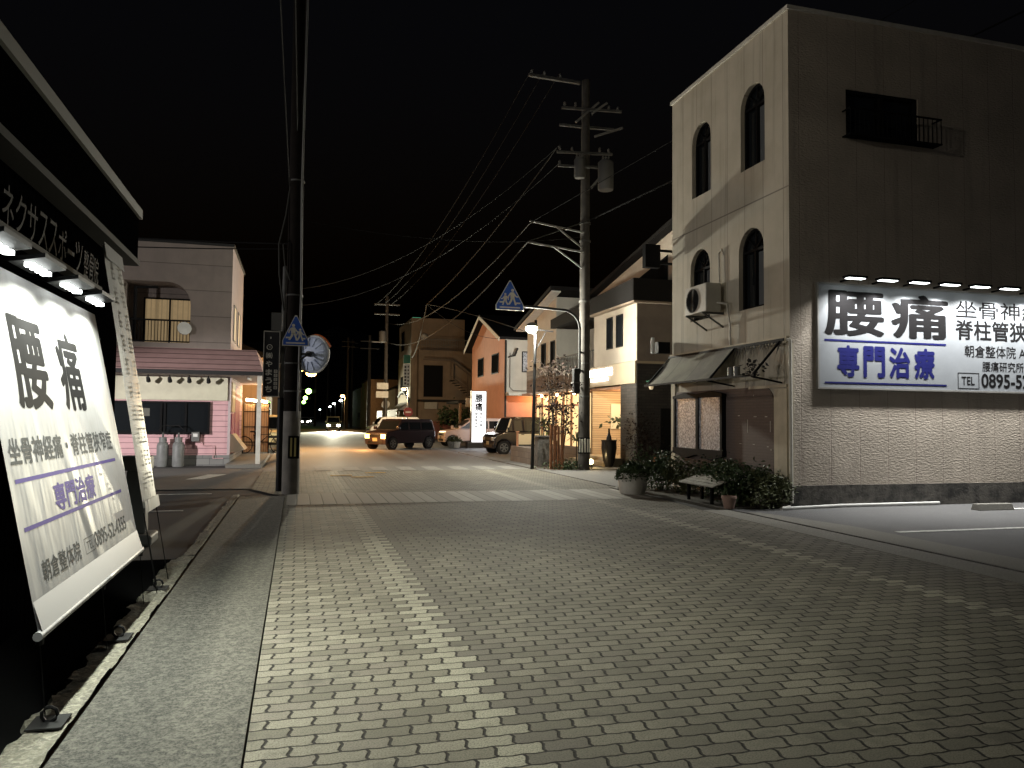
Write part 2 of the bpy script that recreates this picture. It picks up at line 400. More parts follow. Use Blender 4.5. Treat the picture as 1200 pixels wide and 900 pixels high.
M['sodium'] = emitter('lamp_sodium', (1,.50,.12), 40)
M['lampcool'] = emitter('lamp_cool', (.85,1,.95), 40)
M['lampwarm'] = emitter('lamp_warm_white', (1,.80,.45), 30)
M['green'] = emitter('signal_green', (.35,1,.12), 28)
M['headlight'] = emitter('headlight_on', (1,.96,.80), 60)
M['headamber'] = emitter('headlight_amber', (1,.50,.10), 11)
M['backlit'] = emitter('backlit_panel', (.96,.98,1), 1.5)
M['backlit_letter'] = emitter('backlit_letter', (.93,.96,1), 5)
M['bulb'] = emitter('warm_bulb', (1,.75,.35), 12)
M['glow_wall'] = mat('lit_shop_curtain', (.7,.5,.28), .9, emit=(1,.74,.36), es=.95)

UX, UY, UZ = (1,0,0), (0,1,0), (0,0,1)
def light(kind, name, loc, power, col, parent=None, aim=None, size=.1, size_y=None, spot=None, blend=.5, spread=180):
    l = bpy.data.lights.new(name, kind); l.energy = power; l.color = col
    if kind == 'AREA':
        l.shape = 'RECTANGLE'; l.size = size; l.size_y = size_y or size; l.spread = rad(spread)
    elif kind in ('POINT', 'SPOT'): l.shadow_soft_size = size
    if spot: l.spot_size = rad(spot); l.spot_blend = blend
    o = bpy.data.objects.new(name, l); COL.objects.link(o)
    loc = V(loc)
    if aim is not None: o.rotation_euler = (V(aim) - loc).to_track_quat('-Z', 'Y').to_euler()
    if parent is not None:
        o.parent = parent; loc = loc - parent.location
    o.location = loc
    return o

# ------------------------------------------------------------------ setting: ground
def sheet(name, x0, x1, y0, y1, z, m, kind='structure'):
    return struct(name, MB().add([(x0,y0,z),(x1,y0,z),(x1,y1,z),(x0,y1,z)], [(0,1,2,3)]), m, kind)
sheet('ground', -900, 900, -60, 1500, -.03, M['asphalt'])
struct('brick_road', MB().add([(-.19,-9,0),(6.6,-9,0),(6.62,11.5,0),(6.95,15,0),(6.95,22.4,0),(-.9,22.4,0),(-.9,17,0),(-.19,15.2,0)], [tuple(range(8))]), M['paver'])
struct('far_road', MB().add([(-.9,22.4,-.004),(6.95,22.4,-.004),(7.0,60,-.004),(7.0,500,-.004),(-.9,500,-.004)], [(0,1,2,3,4)]), M['asphalt_far'])
sheet('side_street', -40, -.9, 17.2, 24.2, -.012, M['asphalt_far'])
sheet('crosswalk', -.15, 6.7, 13.75, 15.75, .004, M['crosswalk'])
mb = MB()
for k in range(8): mb.add([(.55+k*.8,22.5,.004),(1.0+k*.8,22.5,.004),(1.0+k*.8,24.1,.004),(.55+k*.8,24.1,.004)], [(0,1,2,3)])
struct('crosswalk_stripes', mb, mat('worn_stripe_paint', (.23,.222,.20), .8, (.16,.155,.145), 9))
def noisy_strip(x0, x1, y0, y1, z0, z1, step, jx, jz, seed):
    r = random.Random(seed); n = int((y1-y0)/step); nu = 6; H = {}
    def hj(i, k): 
        blk = (i // 9, k // 3)                       # broken slabs sit at slightly different heights
        if blk not in H: H[blk] = r.uniform(-jz, jz*.6)
        return H[blk] + r.uniform(-.25, .25)*jz
    lx = 0; L = []
    for i in range(n+1):
        if i % 4 == 0: lx = r.uniform(-jx, jx)
        L.append(lx + r.uniform(-.3, .3)*jx)
    def f(u, v):
        i, k = round(v*n), round(u*nu); y = y0 + (y1-y0)*v
        xa = x0 + L[i]; x = xa + (x1-xa)*u
        z = z1 + hj(i, k) if 0 < k else z0
        return (x + (r.uniform(-.008, .008) if 0 < k < nu else 0), y + (r.uniform(-.3, .3)*step if 0 < k < nu else 0), z)
    return MB().quadgrid(f, nu, n)
mb = MB().box(-1.0, -.2, -9, 15.3, -.05, .012); struct('sidewalk', mb, M['sidewalk'])
struct('shade_strip', MB().box(-1.86, -1.2, -7, 8.9, -.06, -.015), mat('shade_black', (.006,.006,.006), .95, spec=0))  # near-black sheet, shade under the banner put into its colour
struct('kerb', noisy_strip(-1.24, -1.022, -1, 8.9, -.05, .020, .045, .035, .016, 3), M['kerb'])
struct('kerb_edge', noisy_strip(-1.16, -1.022, 8.92, 15.6, -.05, .02, .07, .02, .010, 4), M['kerb'])
struct('gutter', MB().box(6.6, 7.09, -9, 11.7, -.05, .006), M['gutter'])
struct('parking_lot', MB().box(7.13, 40, -9, 11.64, -.05, .012), M['lot'])
struct('lot_apron', MB().add([(7.13,-9,.016),(7.75,-9,.016),(7.75,9.4,.016),(7.35,11.2,.016),(7.13,11.2,.016)], [(0,1,2,3,4)]), M['gutter'])
struct('planting_strip', MB().box(7.05, 8.3, 11.7, 16.1, -.05, .02), mat('soil', (.035,.03,.024), .95, (.06,.055,.04), 20, .6, 30))
struct('forecourt', MB().box(6.98, 10.2, 16.12, 34, -.05, .01), M['asphalt_far'])
mb = MB()
mb.box(7.93, 14.5, 8.72, 8.83, .0165, .019)
struct('lot_marking', mb, M['paint'])
mb = MB()
for y, x0, x1 in ((11.3,-4.2,-1.9),(13.5,-4.6,-1.75),(16.35,-4.6,-1.6)): mb.box(x0, x1, y-.05, y+.05, -.031, -.024)
struct('parking_lines', mb, M['paint'])
mb = MB(); mb.add([(-2.55,19.9,-.007),(-2.15,19.9,-.007),(-1.75,21.5,-.007),(-2.2,21.5,-.007)], [(0,1,2,3)]); struct('stop_line', mb, M['paint'])
mb = MB()
for x, y in ((1.14,20.65),(1.64,20.0),(2.11,21.5)): mb.box(x-.28, x+.28, y-.05, y+.05, .0, .006)
struct('orange_marks', mb, M['yellow_mark'])  # short yellow-orange bars flat across the road
# hill behind the town
mb = MB(); ys = []
prof = [(-500,60),(-260,72),(-120,80),(-40,84),(5,92),(42,106),(75,96),(116,62),(180,50),(300,42),(600,40)]
top = [(x, 900+R_.uniform(-20,20), z) for x, z in prof]; bot = [(x, 620, -1) for x, z in prof]
mid = [(x+R_.uniform(-15,15), 760, z*.55) for x, z in prof]; n = len(prof)
mb.add(bot+mid+top, [(i, i+1, n+i+1, n+i) for i in range(n-1)] + [(n+i, n+i+1, 2*n+i+1, 2*n+i) for i in range(n-1)])
struct('hill', mb, M['hill'])

# ------------------------------------------------------------------ black clinic building on the left
bb = thing('black_shop_building', 'black ribbed single storey building behind the big white banner', 'building', (-1.85,1,0))
build('wall', MB().box(-10, -1.85, -7, 8.9, -.05, 3.55), M['black_clad'], bb)
build('fascia', MB().box(-10, -1.69, -7.1, 8.98, 3.17, 3.62), M['fascia'], bb)
build('coping', MB().box(-10, -1.66, -7.13, 9.01, 3.622, 3.72), M['trim'], bb)
build('soffit_trim', MB().box(-1.84, -1.672, -7.1, 9.0, 3.11, 3.167), M['darktrim'], bb)
build('letter_rail', MB().box(-1.848, -1.74, -3, 7.72, 2.63, 2.665), M['darktrim'], bb)
mb = MB()
def raised(mb, t, y0, y1, z0, z1, x, depth):
    # standing letters, side walls included
    vs, fs = glyphs(t); xs = [v[0] for v in vs]; ys = [v[1] for v in vs]
    x0, x1_, w0, w1 = min(xs), max(xs), min(ys), max(ys)
    pt = [(y0+(a-x0)/(x1_-x0)*(y1-y0), z0+(b-w0)/(w1-w0)*(z1-z0)) for a, b in vs]
    n = len(pt); cnt = {}
    for f in fs:
        for i in range(len(f)):
            e = (f[i], f[(i+1) % len(f)]); cnt[tuple(sorted(e))] = cnt.get(tuple(sorted(e)), 0) + 1
    sides = [(a, b, n+b, n+a) for (a, b), k in cnt.items() if k == 1]
    mb.add([(x, p, q) for p, q in pt] + [(x-depth, p, q) for p, q in pt], list(fs) + sides)
yy = 5.27
for ch in 'ネクサススポーツ':
    w = .228
    if ch == 'ー': raised(mb, ch, yy+.01, yy+w-.03, 2.765, 2.80, -1.75, .05)
    else: raised(mb, ch, yy, yy+w-.03, 2.67, 2.92, -1.75, .05)
    yy += w
for ch in '整骨院':
    raised(mb, ch, yy+.03, yy+.175, 2.67, 2.90, -1.75, .04); yy += .17
build('lettering', mb, M['letter'], bb)

# the big banner: tilted out at the bottom
BT, BB = V((-1.55,0,2.29)), V((-1.17,0,.45))
bdir = (BT-BB).normalized(); blen = (BT-BB).length
def bwarp(p):
    s = (p.y-4.2)/2.47; t = (p.z-.45)/1.84
    d = 0
    return p + V((.98,0,.2))*d
bn = thing('banner', 'wide white vinyl banner headed 腰痛 stretched from black wall to kerb', 'banner', (-1.17,5.45,0))
build('sheet', MB().quadgrid(lambda u, v: bwarp(V((0, 4.2+2.47*u, 0)) + BB + (BT-BB)*v), 40, 30), M['banner'], bn, smooth=True)
build('hem_roll', MB().tube([(-1.165, 4.17, .445), (-1.165, 6.70, .445)], .022, 10), M['banner'], bn, smooth=True)
build('hem_fold', MB().quadgrid(lambda u, v: bwarp(V((0, 4.2+2.47*u, 0)) + BB + bdir*(.005+.15*v)) + V((.018*(1-v)+.003,0,0)), 30, 2), mat('hem_vinyl', (.37,.362,.365), .45), bn)
def bz(z): # point on the banner plane at height z
    k = (z-.45)/1.84; return BB + (BT-BB)*k
def btext(mb, t, y0, y1, z0, z1, **k): 
    o = bz(z0); o = V((o.x, y0, o.z)); text(mb, t, o, UY, bdir, y1-y0, (bz(z1)-bz(z0)).length, lift=.0007, warp=bwarp, **k)
mb = MB()
btext(mb, '腰', 4.58, 5.13, 1.54, 2.03, wt=.034, wy=.020)
btext(mb, '痛', 5.41, 5.90, 1.54, 2.03, wt=.034, wy=.020)
build('headline', mb, M['ink'], bn)
for t_, a, b, c, d, w_ in (('坐骨神経痛・脊柱管狭窄症',4.27,6.41,1.25,1.385,.024),('朝倉整体院',4.42,5.12,.65,.76,.008),('0895-52-4355',5.47,6.36,.66,.755,.012)):
    mb = MB(); btext(mb, t_, a, b, c, d, wt=w_); build('text_line', mb, M['greyink'], bn)
mb = MB(); btext(mb, 'TEL', 5.27, 5.42, .675, .725)
for a, b, c, d in ((5.23,5.45,.655,.659),(5.23,5.45,.745,.749),(5.225,5.232,.655,.749),(5.446,5.453,.655,.749)):
    o = bz(c); rect(mb, 0, b-a, 0, (bz(d)-bz(c)).length, (o.x, a, o.z), UY, bdir, .0007, bwarp)
build('boxed_text', mb, M['greyink'], bn)
mb = MB(); btext(mb, '専門治療', 4.84, 5.70, .965, 1.112, wt=.03)
for z in (1.16, .925):
    o = bz(z); rect(mb, 0, 2.14, 0, .022, (o.x, 4.28, o.z), UY, bdir, .0007, bwarp)
build('purple_print', mb, M['purple'], bn)
for y in (4.21, 5.44, 6.66): build('tie_down', MB().cyl((-1.165,y,.43), (-1.165,y,.40), .018, n=8).tube([(-1.165,y,.40),(-1.13,y+.01,.02)], .003, 5), M['black'], bn)

nb = thing('banner', 'narrow faded vinyl banner hanging beyond the wide one at black corner', 'banner', (-1.2,7.2,0))
NT, NB = V((-1.5,0,2.84)), V((-1.2,0,.74))
build('sheet', MB().quadgrid(lambda u, v: V((0, 6.93+.62*u-.32*v, 0)) + NB + (NT-NB)*v + V((.012*math.sin(3.1*u),0,0)), 8, 12), M['vinyl'], nb, smooth=True)
ndir = (NT-NB).normalized()
for z0, z1 in ((.70,.80),(2.74,2.86)):
    k0, k1 = (z0-.74)/2.1, (z1-.74)/2.1
    build('hem', MB().quadgrid(lambda u, v: V((.02, 6.92+.64*u-.32*(k0+(k1-k0)*v), 0)) + NB + (NT-NB)*(k0+(k1-k0)*v), 2, 1), M['banner'], nb)
mb = MB(); z = 2.60; rq = random.Random(2)
for i in range(10):   # two faded columns of worn, unreadable characters
    k = (z-.74)/2.1; o = NB + (NT-NB)*k
    for y0, w_ in ((7.27,.17),(7.04,.12)):
        for j in range(4):
            a, b = rq.uniform(0,.5)*w_, rq.uniform(.6,1)*w_; c_ = j*.038
            rect(mb, a, b, c_, c_+.016, (o.x+.012, y0-.32*k, o.z), UY, ndir, .006)
        rect(mb, w_*.45, w_*.55, 0, .13, (o.x+.012, y0-.32*k, o.z), UY, ndir, .0075)
    z -= .19
build('faded_print', mb, mat('faded_grey_ink', (.27,.26,.25), .7), nb)
mb = MB()
for y in (6.95, 7.53): mb.tube([(-1.2,y,.70), (-1.10,y+.12,.02)], .004, 5)
mb.tube([(-1.2,6.95,.70), (-1.10,7.12,.02)], .004, 5)
build('tie_down', mb, M['black'], nb)

def bolt(y, lab):
    b = thing('anchor_plate', lab, 'anchor plate', (-1.11,y,.03), 'anchor plates on the kerb')
    build('plate', MB().box(-1.19, -1.035, y-.09, y+.09, .028, .036), M['darktrim'], b)
    build('eye_ring', MB().tube([(-1.11+.035*math.cos(a*.7), y, .07+.035*math.sin(a*.7)) for a in range(10)], .009, 6), M['black'], b)
bolt(4.2, 'steel anchor plate on the kerb under the near end of the wide banner')
bolt(5.68, 'steel anchor plate on kerb below the middle of the wide banner')
bolt(7.2, 'steel anchor plate on kerb tied to the narrow banner')
FL = (('leftmost', 3.05), ('second', 3.70), ('x', 4.33), ('y', 4.95), ('z', 5.62), ('w', 6.24))
labs = ['led floodlight on the wall just outside the frame edge', 'led floodlight half cut by left photo edge over banner', 'led floodlight above the 腰 of the banner, first fully seen',
        'led floodlight above the gap of 腰 and 痛', 'led floodlight above the 痛 of the banner', 'led floodlight at the far end of banner row by narrow banner']
LED_W = 22
for i, (nm, y) in enumerate(FL):
    if i == 0: continue
    f = thing('floodlight', labs[i], 'floodlight', (-1.45,y,2.35), 'floodlights over the banner')
    build('housing', MB().prism([(-.09,.0),(.09,.035),(.09,.06),(-.09,.03)], (-1.45,y-.20,2.335), UX, UZ, (0,.40,0)), M['black'], f)
    for k in range(4): build('led_chip', MB().box(-1.475, -1.425, y-.155+k*.09, y-.115+k*.09, 2.322, 2.345), M['led'], f)
    build('arm', MB().bar((-1.85,y,2.45), (-1.5,y,2.36), .03, .03), M['black'], f)
    light('AREA', 'led_light', (-1.33,y,2.31), LED_W, (.94,1,.88), f, aim=(-1.33,y,0), size=.06, size_y=.3, spread=142)
    light('SPOT', 'led_beam', (-1.36,y,2.31), 20, (.97,1,.96), f, aim=(-1.44,y,1.0), size=.03, spot=84, blend=.12)

st = thing('sign_stand', 'grey plastic weighted sign stand in shadow behind the banners', 'sign stand', (-1.9,10.2,-.03))
build('base', MB().box(-2.05,-1.62,9.9,10.4,-.03,.10), M['plasticgrey'], st, bevel=.03)
build('post', MB().prism([(-.13,0),(.13,0),(.1,.75),(-.1,.75)], (-1.84,10.05,.1), UX, UZ, (0,.2,0)), M['plasticgrey'], st, bevel=.02)
build('cap', MB().box(-2.0,-1.68,10.0,10.3,.85,1.02), M['plasticgrey'], st, bevel=.02)

# added mast lamp, out of view on the black roof, lights facade and road
ml = thing('added_mast_lamp', 'added unseen mast lamp standing on the flat black roof', 'lamp', (-3.4,7.2,3.72))
build('mast', MB().cyl((-3.4,7.2,3.72), (-3.4,7.2,8.3), .05), M['black'], ml)
build('head', MB().box(-3.5,-3.1,7.0,7.4,8.3,8.45), M['black'], ml)
light('SPOT', 'lamp_light', (-3.05,7.35,8.2), 620, (1,.92,.76), ml, aim=(8.0,13.5,4.2), size=.12, spot=104, blend=1)  # added beam for the cream facade
light('SPOT', 'lamp_light', (-3.0,7.2,8.2), 3300, (.98,.98,.80), ml, aim=(1.0,6.3,0), size=.14, spot=52, blend=1)  # second added beam, brightens the near road

# ------------------------------------------------------------------ white three storey building on the right
X0, Y0, Y1, ZT = 8.31, 11.66, 16.06, 8.90
wb = thing('apartment_building', 'tall cream building with arched windows and a long white wall sign', 'building', (X0,Y0,0))
def arch(a0, a1, b0, b1, n=10):
    r = (a1-a0)/2; c = (a0+a1)/2
    return [(a0,b0),(a1,b0)] + [(c+r*math.cos(math.pi*i/n), b1-r+r*math.sin(math.pi*i/n)) for i in range(n+1)]
wins = [(14.33,15.13,6.40,7.99),(12.38,13.19,6.40,8.01),(14.37,15.21,3.68,5.22),(12.43,13.27,3.67,5.22)]
holes = [arch(-b,-a,c,d) for a, b, c, d in wins]
NY = (0,-1,0)
mb = MB().wall([(-Y1,0),(-Y0,0),(-Y0,ZT),(-Y1,ZT)], holes, (X0,0,0), NY, UZ, .16)
mb.add([(X0,Y1,0),(20,Y1,0),(20,Y1,ZT),(X0,Y1,ZT),(20,Y0,0),(20,Y0,ZT),(X0,Y0,ZT)], [(1,0,3,2),(4,1,2,5),(6,5,2,3)])
build('street_wall', mb, M['wall'], wb)
gw = [(9.52,6.75),(11.12,6.75),(11.12,7.60),(9.52,7.60)]
build('gable_wall', MB().wall([(X0,0),(20,0),(20,ZT),(X0,ZT)], [gw], (0,Y0,0), UX, UZ, .12), M['stucco'], wb)
build('roof_lip', MB().box(X0-.04, 20.04, Y0-.04, Y1+.04, ZT, ZT+.07), M['offwhite'], wb)
build('plinth', MB().box(X0-.012, 20, Y0-.03, Y0+.05, 0, .40), M['plinth'], wb)
build('corner_bead', MB().box(X0-.012, X0+.06, Y0-.014, Y0+.04, .42, 2.9), M['pilaster'], wb)
for i, (a, b, c, d) in enumerate(wins):
    w = build('arched_window', MB().prism(arch(-b,-a,c,d), (X0+.155,0,0), NY, UZ, (.02,0,0)), M['glass'], wb)
    mb = MB(); ym = (a+b)/2; r = (b-a)/2; zc = d-r
    o = arch(-b,-a,c,d); inn = arch(-b+.05,-a-.05,c+.05,d-.05)
    mb.wall(o, [inn], (X0+.09,0,0), NY, UZ, .06)
    mb.box(X0+.09, X0+.15, ym-.025, ym+.025, c+.05, zc+.02); mb.box(X0+.092, X0+.152, a+.04, b-.04, zc-.02, zc+.03)
    for t in (45, 90, 135): mb.bar((X0+.12,ym,zc+.03), (X0+.12, ym+(r-.05)*math.cos(rad(t)), zc+(r-.05)*math.sin(rad(t))), .02, .03)
    build('frame', mb, M['frame'], w)
    cu = MB().quadgrid(lambda u, v: (X0+.152-.0, a+.07+(ym-.03-a-.07)*u, c+.06+(zc-.1-c)*v), 1, 1)
    build('curtain', cu, mat('grey_curtain', (.10,.105,.11), .8), w)
# grille window on the gable wall
w = build('grille_window', MB().box(9.52,11.12,Y0+.10,Y0+.12,6.75,7.60), M['glass'], wb)
mb = MB()
for x0, x1 in ((9.52,9.57),(10.29,10.35),(11.07,11.12)): mb.box(x0,x1,Y0+.02,Y0+.09,6.75,7.6)
mb.box(9.57,11.07,Y0+.021,Y0+.089,7.55,7.6); mb.box(9.57,11.07,Y0+.021,Y0+.089,6.75,6.80)
build('frame', mb, M['frame'], w)
mb = MB()
for x in [9.44+i*.1 for i in range(21)]: mb.box(x, x+.012, Y0-.22, Y0-.208, 6.68, 7.16)
for z in (6.68, 7.15): mb.box(9.42, 11.46, Y0-.23, Y0-.20, z, z+.025)
for x in (9.43, 11.43): 
    for z in (6.68, 7.15): mb.box(x, x+.025, Y0-.22, Y0-.005, z+.001, z+.024)
for i in range(5): mb.box(9.44, 11.44, Y0-.18+i*.04, Y0-.17+i*.04, 6.685, 6.70)
build('grille_box', mb, M['frame'], w)
# street side ground floor
mb = MB(); pan = [(-15.85,.30),(-12.12,.30),(-12.12,1.85)] + [(-12.42+.30*math.cos(rad(t)), 1.85+.30*math.sin(rad(t))) for t in range(15,91,15)] + [(-15.85,2.15)]
mb.prism(pan, (X0-.022,0,0), NY, UZ, (.03,0,0)); build('brick_panel', mb, M['panel'], wb)
build('pilaster', MB().box(X0-.03, X0+.01, Y0+.06, 12.10, .3, 2.1), M['pilaster'], wb); build('pilaster', MB().box(X0-.03, X0+.01, 15.87, Y1, .3, 2.9), M['pilaster'], wb)
mb = MB(); mb.box(X0-.07, X0+.02, Y0+.02, Y1, 2.90, 3.02); mb.box(X0-.04, X0+.02, Y0+.06, 12.9, 2.12, 2.17); build('moulding', mb, M['pilaster'], wb)
mb = MB()   # bare screw marks left by a removed sign
for y, z, dy, dz in ((12.95,1.42,.012,.25),(12.22,1.42,.012,.2),(13.25,1.62,.06,.015),(12.7,1.6,.09,.015),(12.35,1.6,.07,.015),(13.2,1.08,.07,.012),(12.75,1.08,.06,.012),(12.3,1.05,.05,.012),(12.75,2.0,.02,.02),(12.2,1.0,.02,.03)):
    mb.box(X0-.026, X0-.018, y-dy/2, y+dy/2, z-dz/2, z+dz/2)
build('glue_marks', mb, M['offwhite'], wb)
bw = build('bay_window', MB().box(X0-.09, X0-.023, 13.78, 15.72, .92, 2.0), M['frosted'], wb)
mb = MB()
for y0, y1 in ((13.72,13.80),(14.68,14.78),(15.70,15.78)): mb.box(X0-.12, X0-.023, y0, y1, .90, 2.02)
mb.prism([(-15.80,.92),(-15.80,.80),(-15.25,.70),(-14.75,.80),(-14.2,.70),(-13.70,.80),(-13.70,.92)], (X0-.13,0,0), NY, UZ, (.105,0,0))
mb.prism([(-15.80,2.0),(-13.70,2.0),(-13.70,2.06),(-14.2,2.13),(-14.75,2.08),(-15.25,2.13),(-15.80,2.06)], (X0-.13,0,0), NY, UZ, (.105,0,0))
build('frame', mb, M['frame'], bw)
# awning
AX, AZ = 7.66, 2.30
aw = thing('awning', 'torn grey canvas awning over the street window', 'awning', (X0,14,2.9))
mb = MB()
mb.quadgrid(lambda u, v: (X0-.05+(AX-X0+.05)*v, 15.98-(15.98-13.35)*u+.18*v*(1-u)-.02*v, 2.98+(AZ-2.98)*v-.05*math.sin(math.pi*v)+.015*math.sin(9*u)*v), 14, 6)
mb.add([(X0-.05,15.98,2.98),(AX,16.14,AZ),(X0-.05,16.03,AZ+.1)], [(0,1,2)])
build('canvas', mb, M['awning'], aw, smooth=True)
mb = MB().bar((AX,16.14,AZ),(AX,11.75,AZ+.02),.04); mb.bar((X0-.06,16.1,2.96),(X0-.06,11.72,2.96),.05)
for y in (16.05, 13.32, 11.85): mb.bar((X0-.06,y,2.95),(AX,y,AZ),.035)
mb.bar((X0-.03,13.4,2.2),(AX,13.4,AZ),.03); mb.bar((X0-.03,11.85,2.2),(AX,11.85,AZ),.03)
build('frame', mb, M['frame'], aw)
mb = MB(); rr = random.Random(5)
for i in range(16):
    y = 13.3-i*.095; L = rr.uniform(.05,.3)*(1 if i % 3 else 1.6); w_ = rr.uniform(.05,.1)
    mb.add([(X0-.075,y,2.94),(X0-.075,y-w_,2.94),(X0-.075-L*.25,y-w_*.7,2.94-L*.6),(X0-.08-L*.3,y-w_*.4,2.94-L)], [(0,1,2,3)])
build('torn_canvas', mb, M['rag'], aw)
mb = MB(); mb.leaves(60, lambda: (AX+.12+rr.gauss(0,.05), 12.0+rr.gauss(0,.12), AZ+.16+rr.gauss(0,.07)), .09, rr)
build('scrap_bundle', mb, M['rag'], aw)
for k, y in enumerate((12.75, 12.55)):
    tag(build('tin_can', MB().lathe((AX+.15,y,AZ+.02), [(.06,0),(.06,.2),(.052,.2),(.052,.18)], 14), M['grey'], smooth=False), ('dented tin can on awning frame, nearer the canvas' if k == 0 else 'dented tin can on awning frame beside the rag bundle'), 'can', 'tins on the awning frame')
# air conditioner on the street wall
ac = thing('air_conditioner', 'cream air conditioner on brackets under the arched window', 'air conditioner', (X0,14.2,3.6))
build('casing', MB().box(7.86, 8.20, 13.75, 14.62, 3.72, 4.30), M['ac'], ac, bevel=.015)
mb = MB()
for i in range(9): 
    r = .05+.025*i
    mb.tube([(7.852, 14.3+r*math.cos(a*math.pi/8), 4.0+r*math.sin(a*math.pi/8)) for a in range(17)], .006, 4)
build('fan_grille', mb, M['darktrim'], ac)
build('fan', MB().cyl((7.856,14.3,4.0),(7.866,14.3,4.0),.24,n=24), M['black'], ac)
for y in (13.85, 14.5): build('bracket', MB().bar((X0,y,3.70),(7.82,y,3.70),.04).bar((X0,y,3.42),(7.86,y,3.69),.03), M['steel'], ac)
build('pipe', MB().tube([(8.1,13.73,3.9),(8.22,13.55,3.85),(8.25,13.5,3.4),(8.25,13.5,3.02)], .022), M['offwhite'], ac, smooth=True)
build('hose', MB().tube([(8.27,13.92,4.32),(8.27,13.95,4.95),(8.28,13.85,5.02),(8.3,13.82,4.9)], .018), M['offwhite'], ac, smooth=True)
mb = MB().tube([(X0-.03,Y0-.05,2.95),(X0-.02,Y0-.05,.1),(X0-.08,Y0-.07,.04),(7.95,Y0-.25,.035)], .03); mb.tube([(X0-.05,12.4,2.95),(X0-.03,Y0-.05,2.95)], .03)
tag(build('drain_pipe', mb, M['offwhite'], smooth=True), 'thin cream drain pipe down the corner of the tall cream building', 'pipe')
tag(build('drain_pipe', MB().tube([(7.95,Y0-.25,.035),(9.3,Y0-.09,.045),(11.4,Y0-.08,.05)], .028), M['white'], smooth=True), 'white pipe lying along the foot of the gable wall', 'pipe')
ps = thing('bracket_sign', 'dark box sign on bracket seen from behind at far wall edge', 'sign', (8.1,16.3,5.3))
build('panel', MB().box(7.72, 8.10, 16.25, 16.42, 5.08, 5.62), M['frame'], ps)
for z in (5.2, 5.5): build('bracket', MB().bar((8.1,16.33,z),(8.5,16.33,z),.05), M['frame'], ps)
ml2 = thing('meter_box', 'small dark box with white insulator above the awning corner', 'meter box', (8.1,16.2,3.2))
build('box', MB().box(7.95,8.25,16.05,16.25,3.06,3.32), M['frame'], ml2)
build('insulator', MB().cyl((7.86,16.15,3.05),(7.86,16.15,3.42),.04), M['white'], ml2)

# long wall sign
SG0, SG1 = 8.87, 14.9
ws = thing('wall_sign', 'long white wall sign headed 腰痛 under a row of lamps', 'sign', (SG0,Y0,2.12))
build('panel', MB().box(SG0, SG1, Y0-.05, Y0-.002, 2.13, 3.97), M['sign'], ws)
ys = Y0-.05
mb = MB().box(SG0-.03,SG0,ys-.01,Y0-.002,2.10,4.0).box(SG1,SG1+.03,ys-.01,Y0-.002,2.10,4.0).box(SG0,SG1,ys-.01,Y0-.002,2.10,2.13).box(SG0,SG1,ys-.01,Y0-.002,3.97,4.0)
build('frame', mb, M['trim'], ws)
def stext(mb, t, x0, x1, z0, z1, f=text, **k): f(mb, t, (x0, ys, z0), UX, UZ, x1-x0, z1-z0, **k)
mb = MB(); stext(mb, '腰', 9.02, 10.22, 3.08, 3.86, wt=.032, wy=.02); stext(mb, '痛', 10.45, 11.66, 3.08, 3.86, wt=.032, wy=.02)
build('headline', mb, M['ink'], ws)
for t_, x_, z_, w_, h_, b_ in (('坐骨神経痛',11.88,3.50,2.6,.33,.008),('脊柱管狭窄症',11.87,3.09,2.55,.37,.022),('朝倉整体院 ANNEX',12.07,2.76,2.15,.23,.006),('腰痛研究所ビル',12.48,2.50,1.4,.19,.006),('0895-52-4355',12.46,2.20,1.95,.25,.025)):
    mb = MB(); text(mb, t_, (x_,ys,z_), UX, UZ, w_, h_, wt=b_, lift=.002); build('text_line', mb, M['ink'], ws)
mb = MB(); text(mb, 'TEL', (11.99,ys,2.24), UX, UZ, .30, .15, wt=.01, lift=.002)
for a, b, c, d in ((11.90,12.40,2.16,2.175),(11.90,12.40,2.45,2.465),(11.90,11.915,2.175,2.45),(12.385,12.40,2.175,2.45)): rect(mb, a, b, c, d, (0,ys,0), UX, UZ, .002)
build('boxed_text', mb, M['ink'], ws)
mb = MB(); stext(mb, '専門治療', 9.26, 11.36, 2.34, 2.87, f=spaced, gap=.12, wt=.035)
rect(mb, 8.98, 11.64, 2.955, 2.99, (0,ys,0), UX, UZ); rect(mb, 8.98, 11.64, 2.20, 2.23, (0,ys,0), UX, UZ)
build('blue_print', mb, M['blueink'], ws)
seat = ['above the left half of 腰', 'above the right half of 腰', 'above the left half of 痛', 'above the right half of 痛', 'above the 坐 character', 'above the 骨 character', 'above the 神 character, cut by photo edge', 'beyond the photo edge', 'last of the row']
for i in range(8):
    x = 9.37 + i*.685
    f = thing('sign_lamp', 'slim dark lamp bar of the wall sign, ' + seat[i], 'lamp', (x,Y0-.3,4.04), 'lamps over the long wall sign')
    build('housing', MB().box(x-.2, x+.2, Y0-.46, Y0-.30, 4.035, 4.075), M['black'], f)
    build('led_panel', MB().box(x-.17, x+.17, Y0-.44, Y0-.33, 4.025, 4.033), M['led'], f)
    build('arm', MB().bar((x,Y0-.32,4.05),(x,Y0-.002,4.04),.03), M['black'], f)
    light('AREA', 'led_light', (x,Y0-.39,4.01), 27, (1,.985,.95), f, aim=(x,Y0-.30,0), size=.3, size_y=.09, spread=125)
    light('SPOT', 'led_beam', (x,Y0-.30,4.02), 62, (.97,.99,1), f, aim=(x,Y0-.14,3.0), size=.03, spot=84, blend=.15)
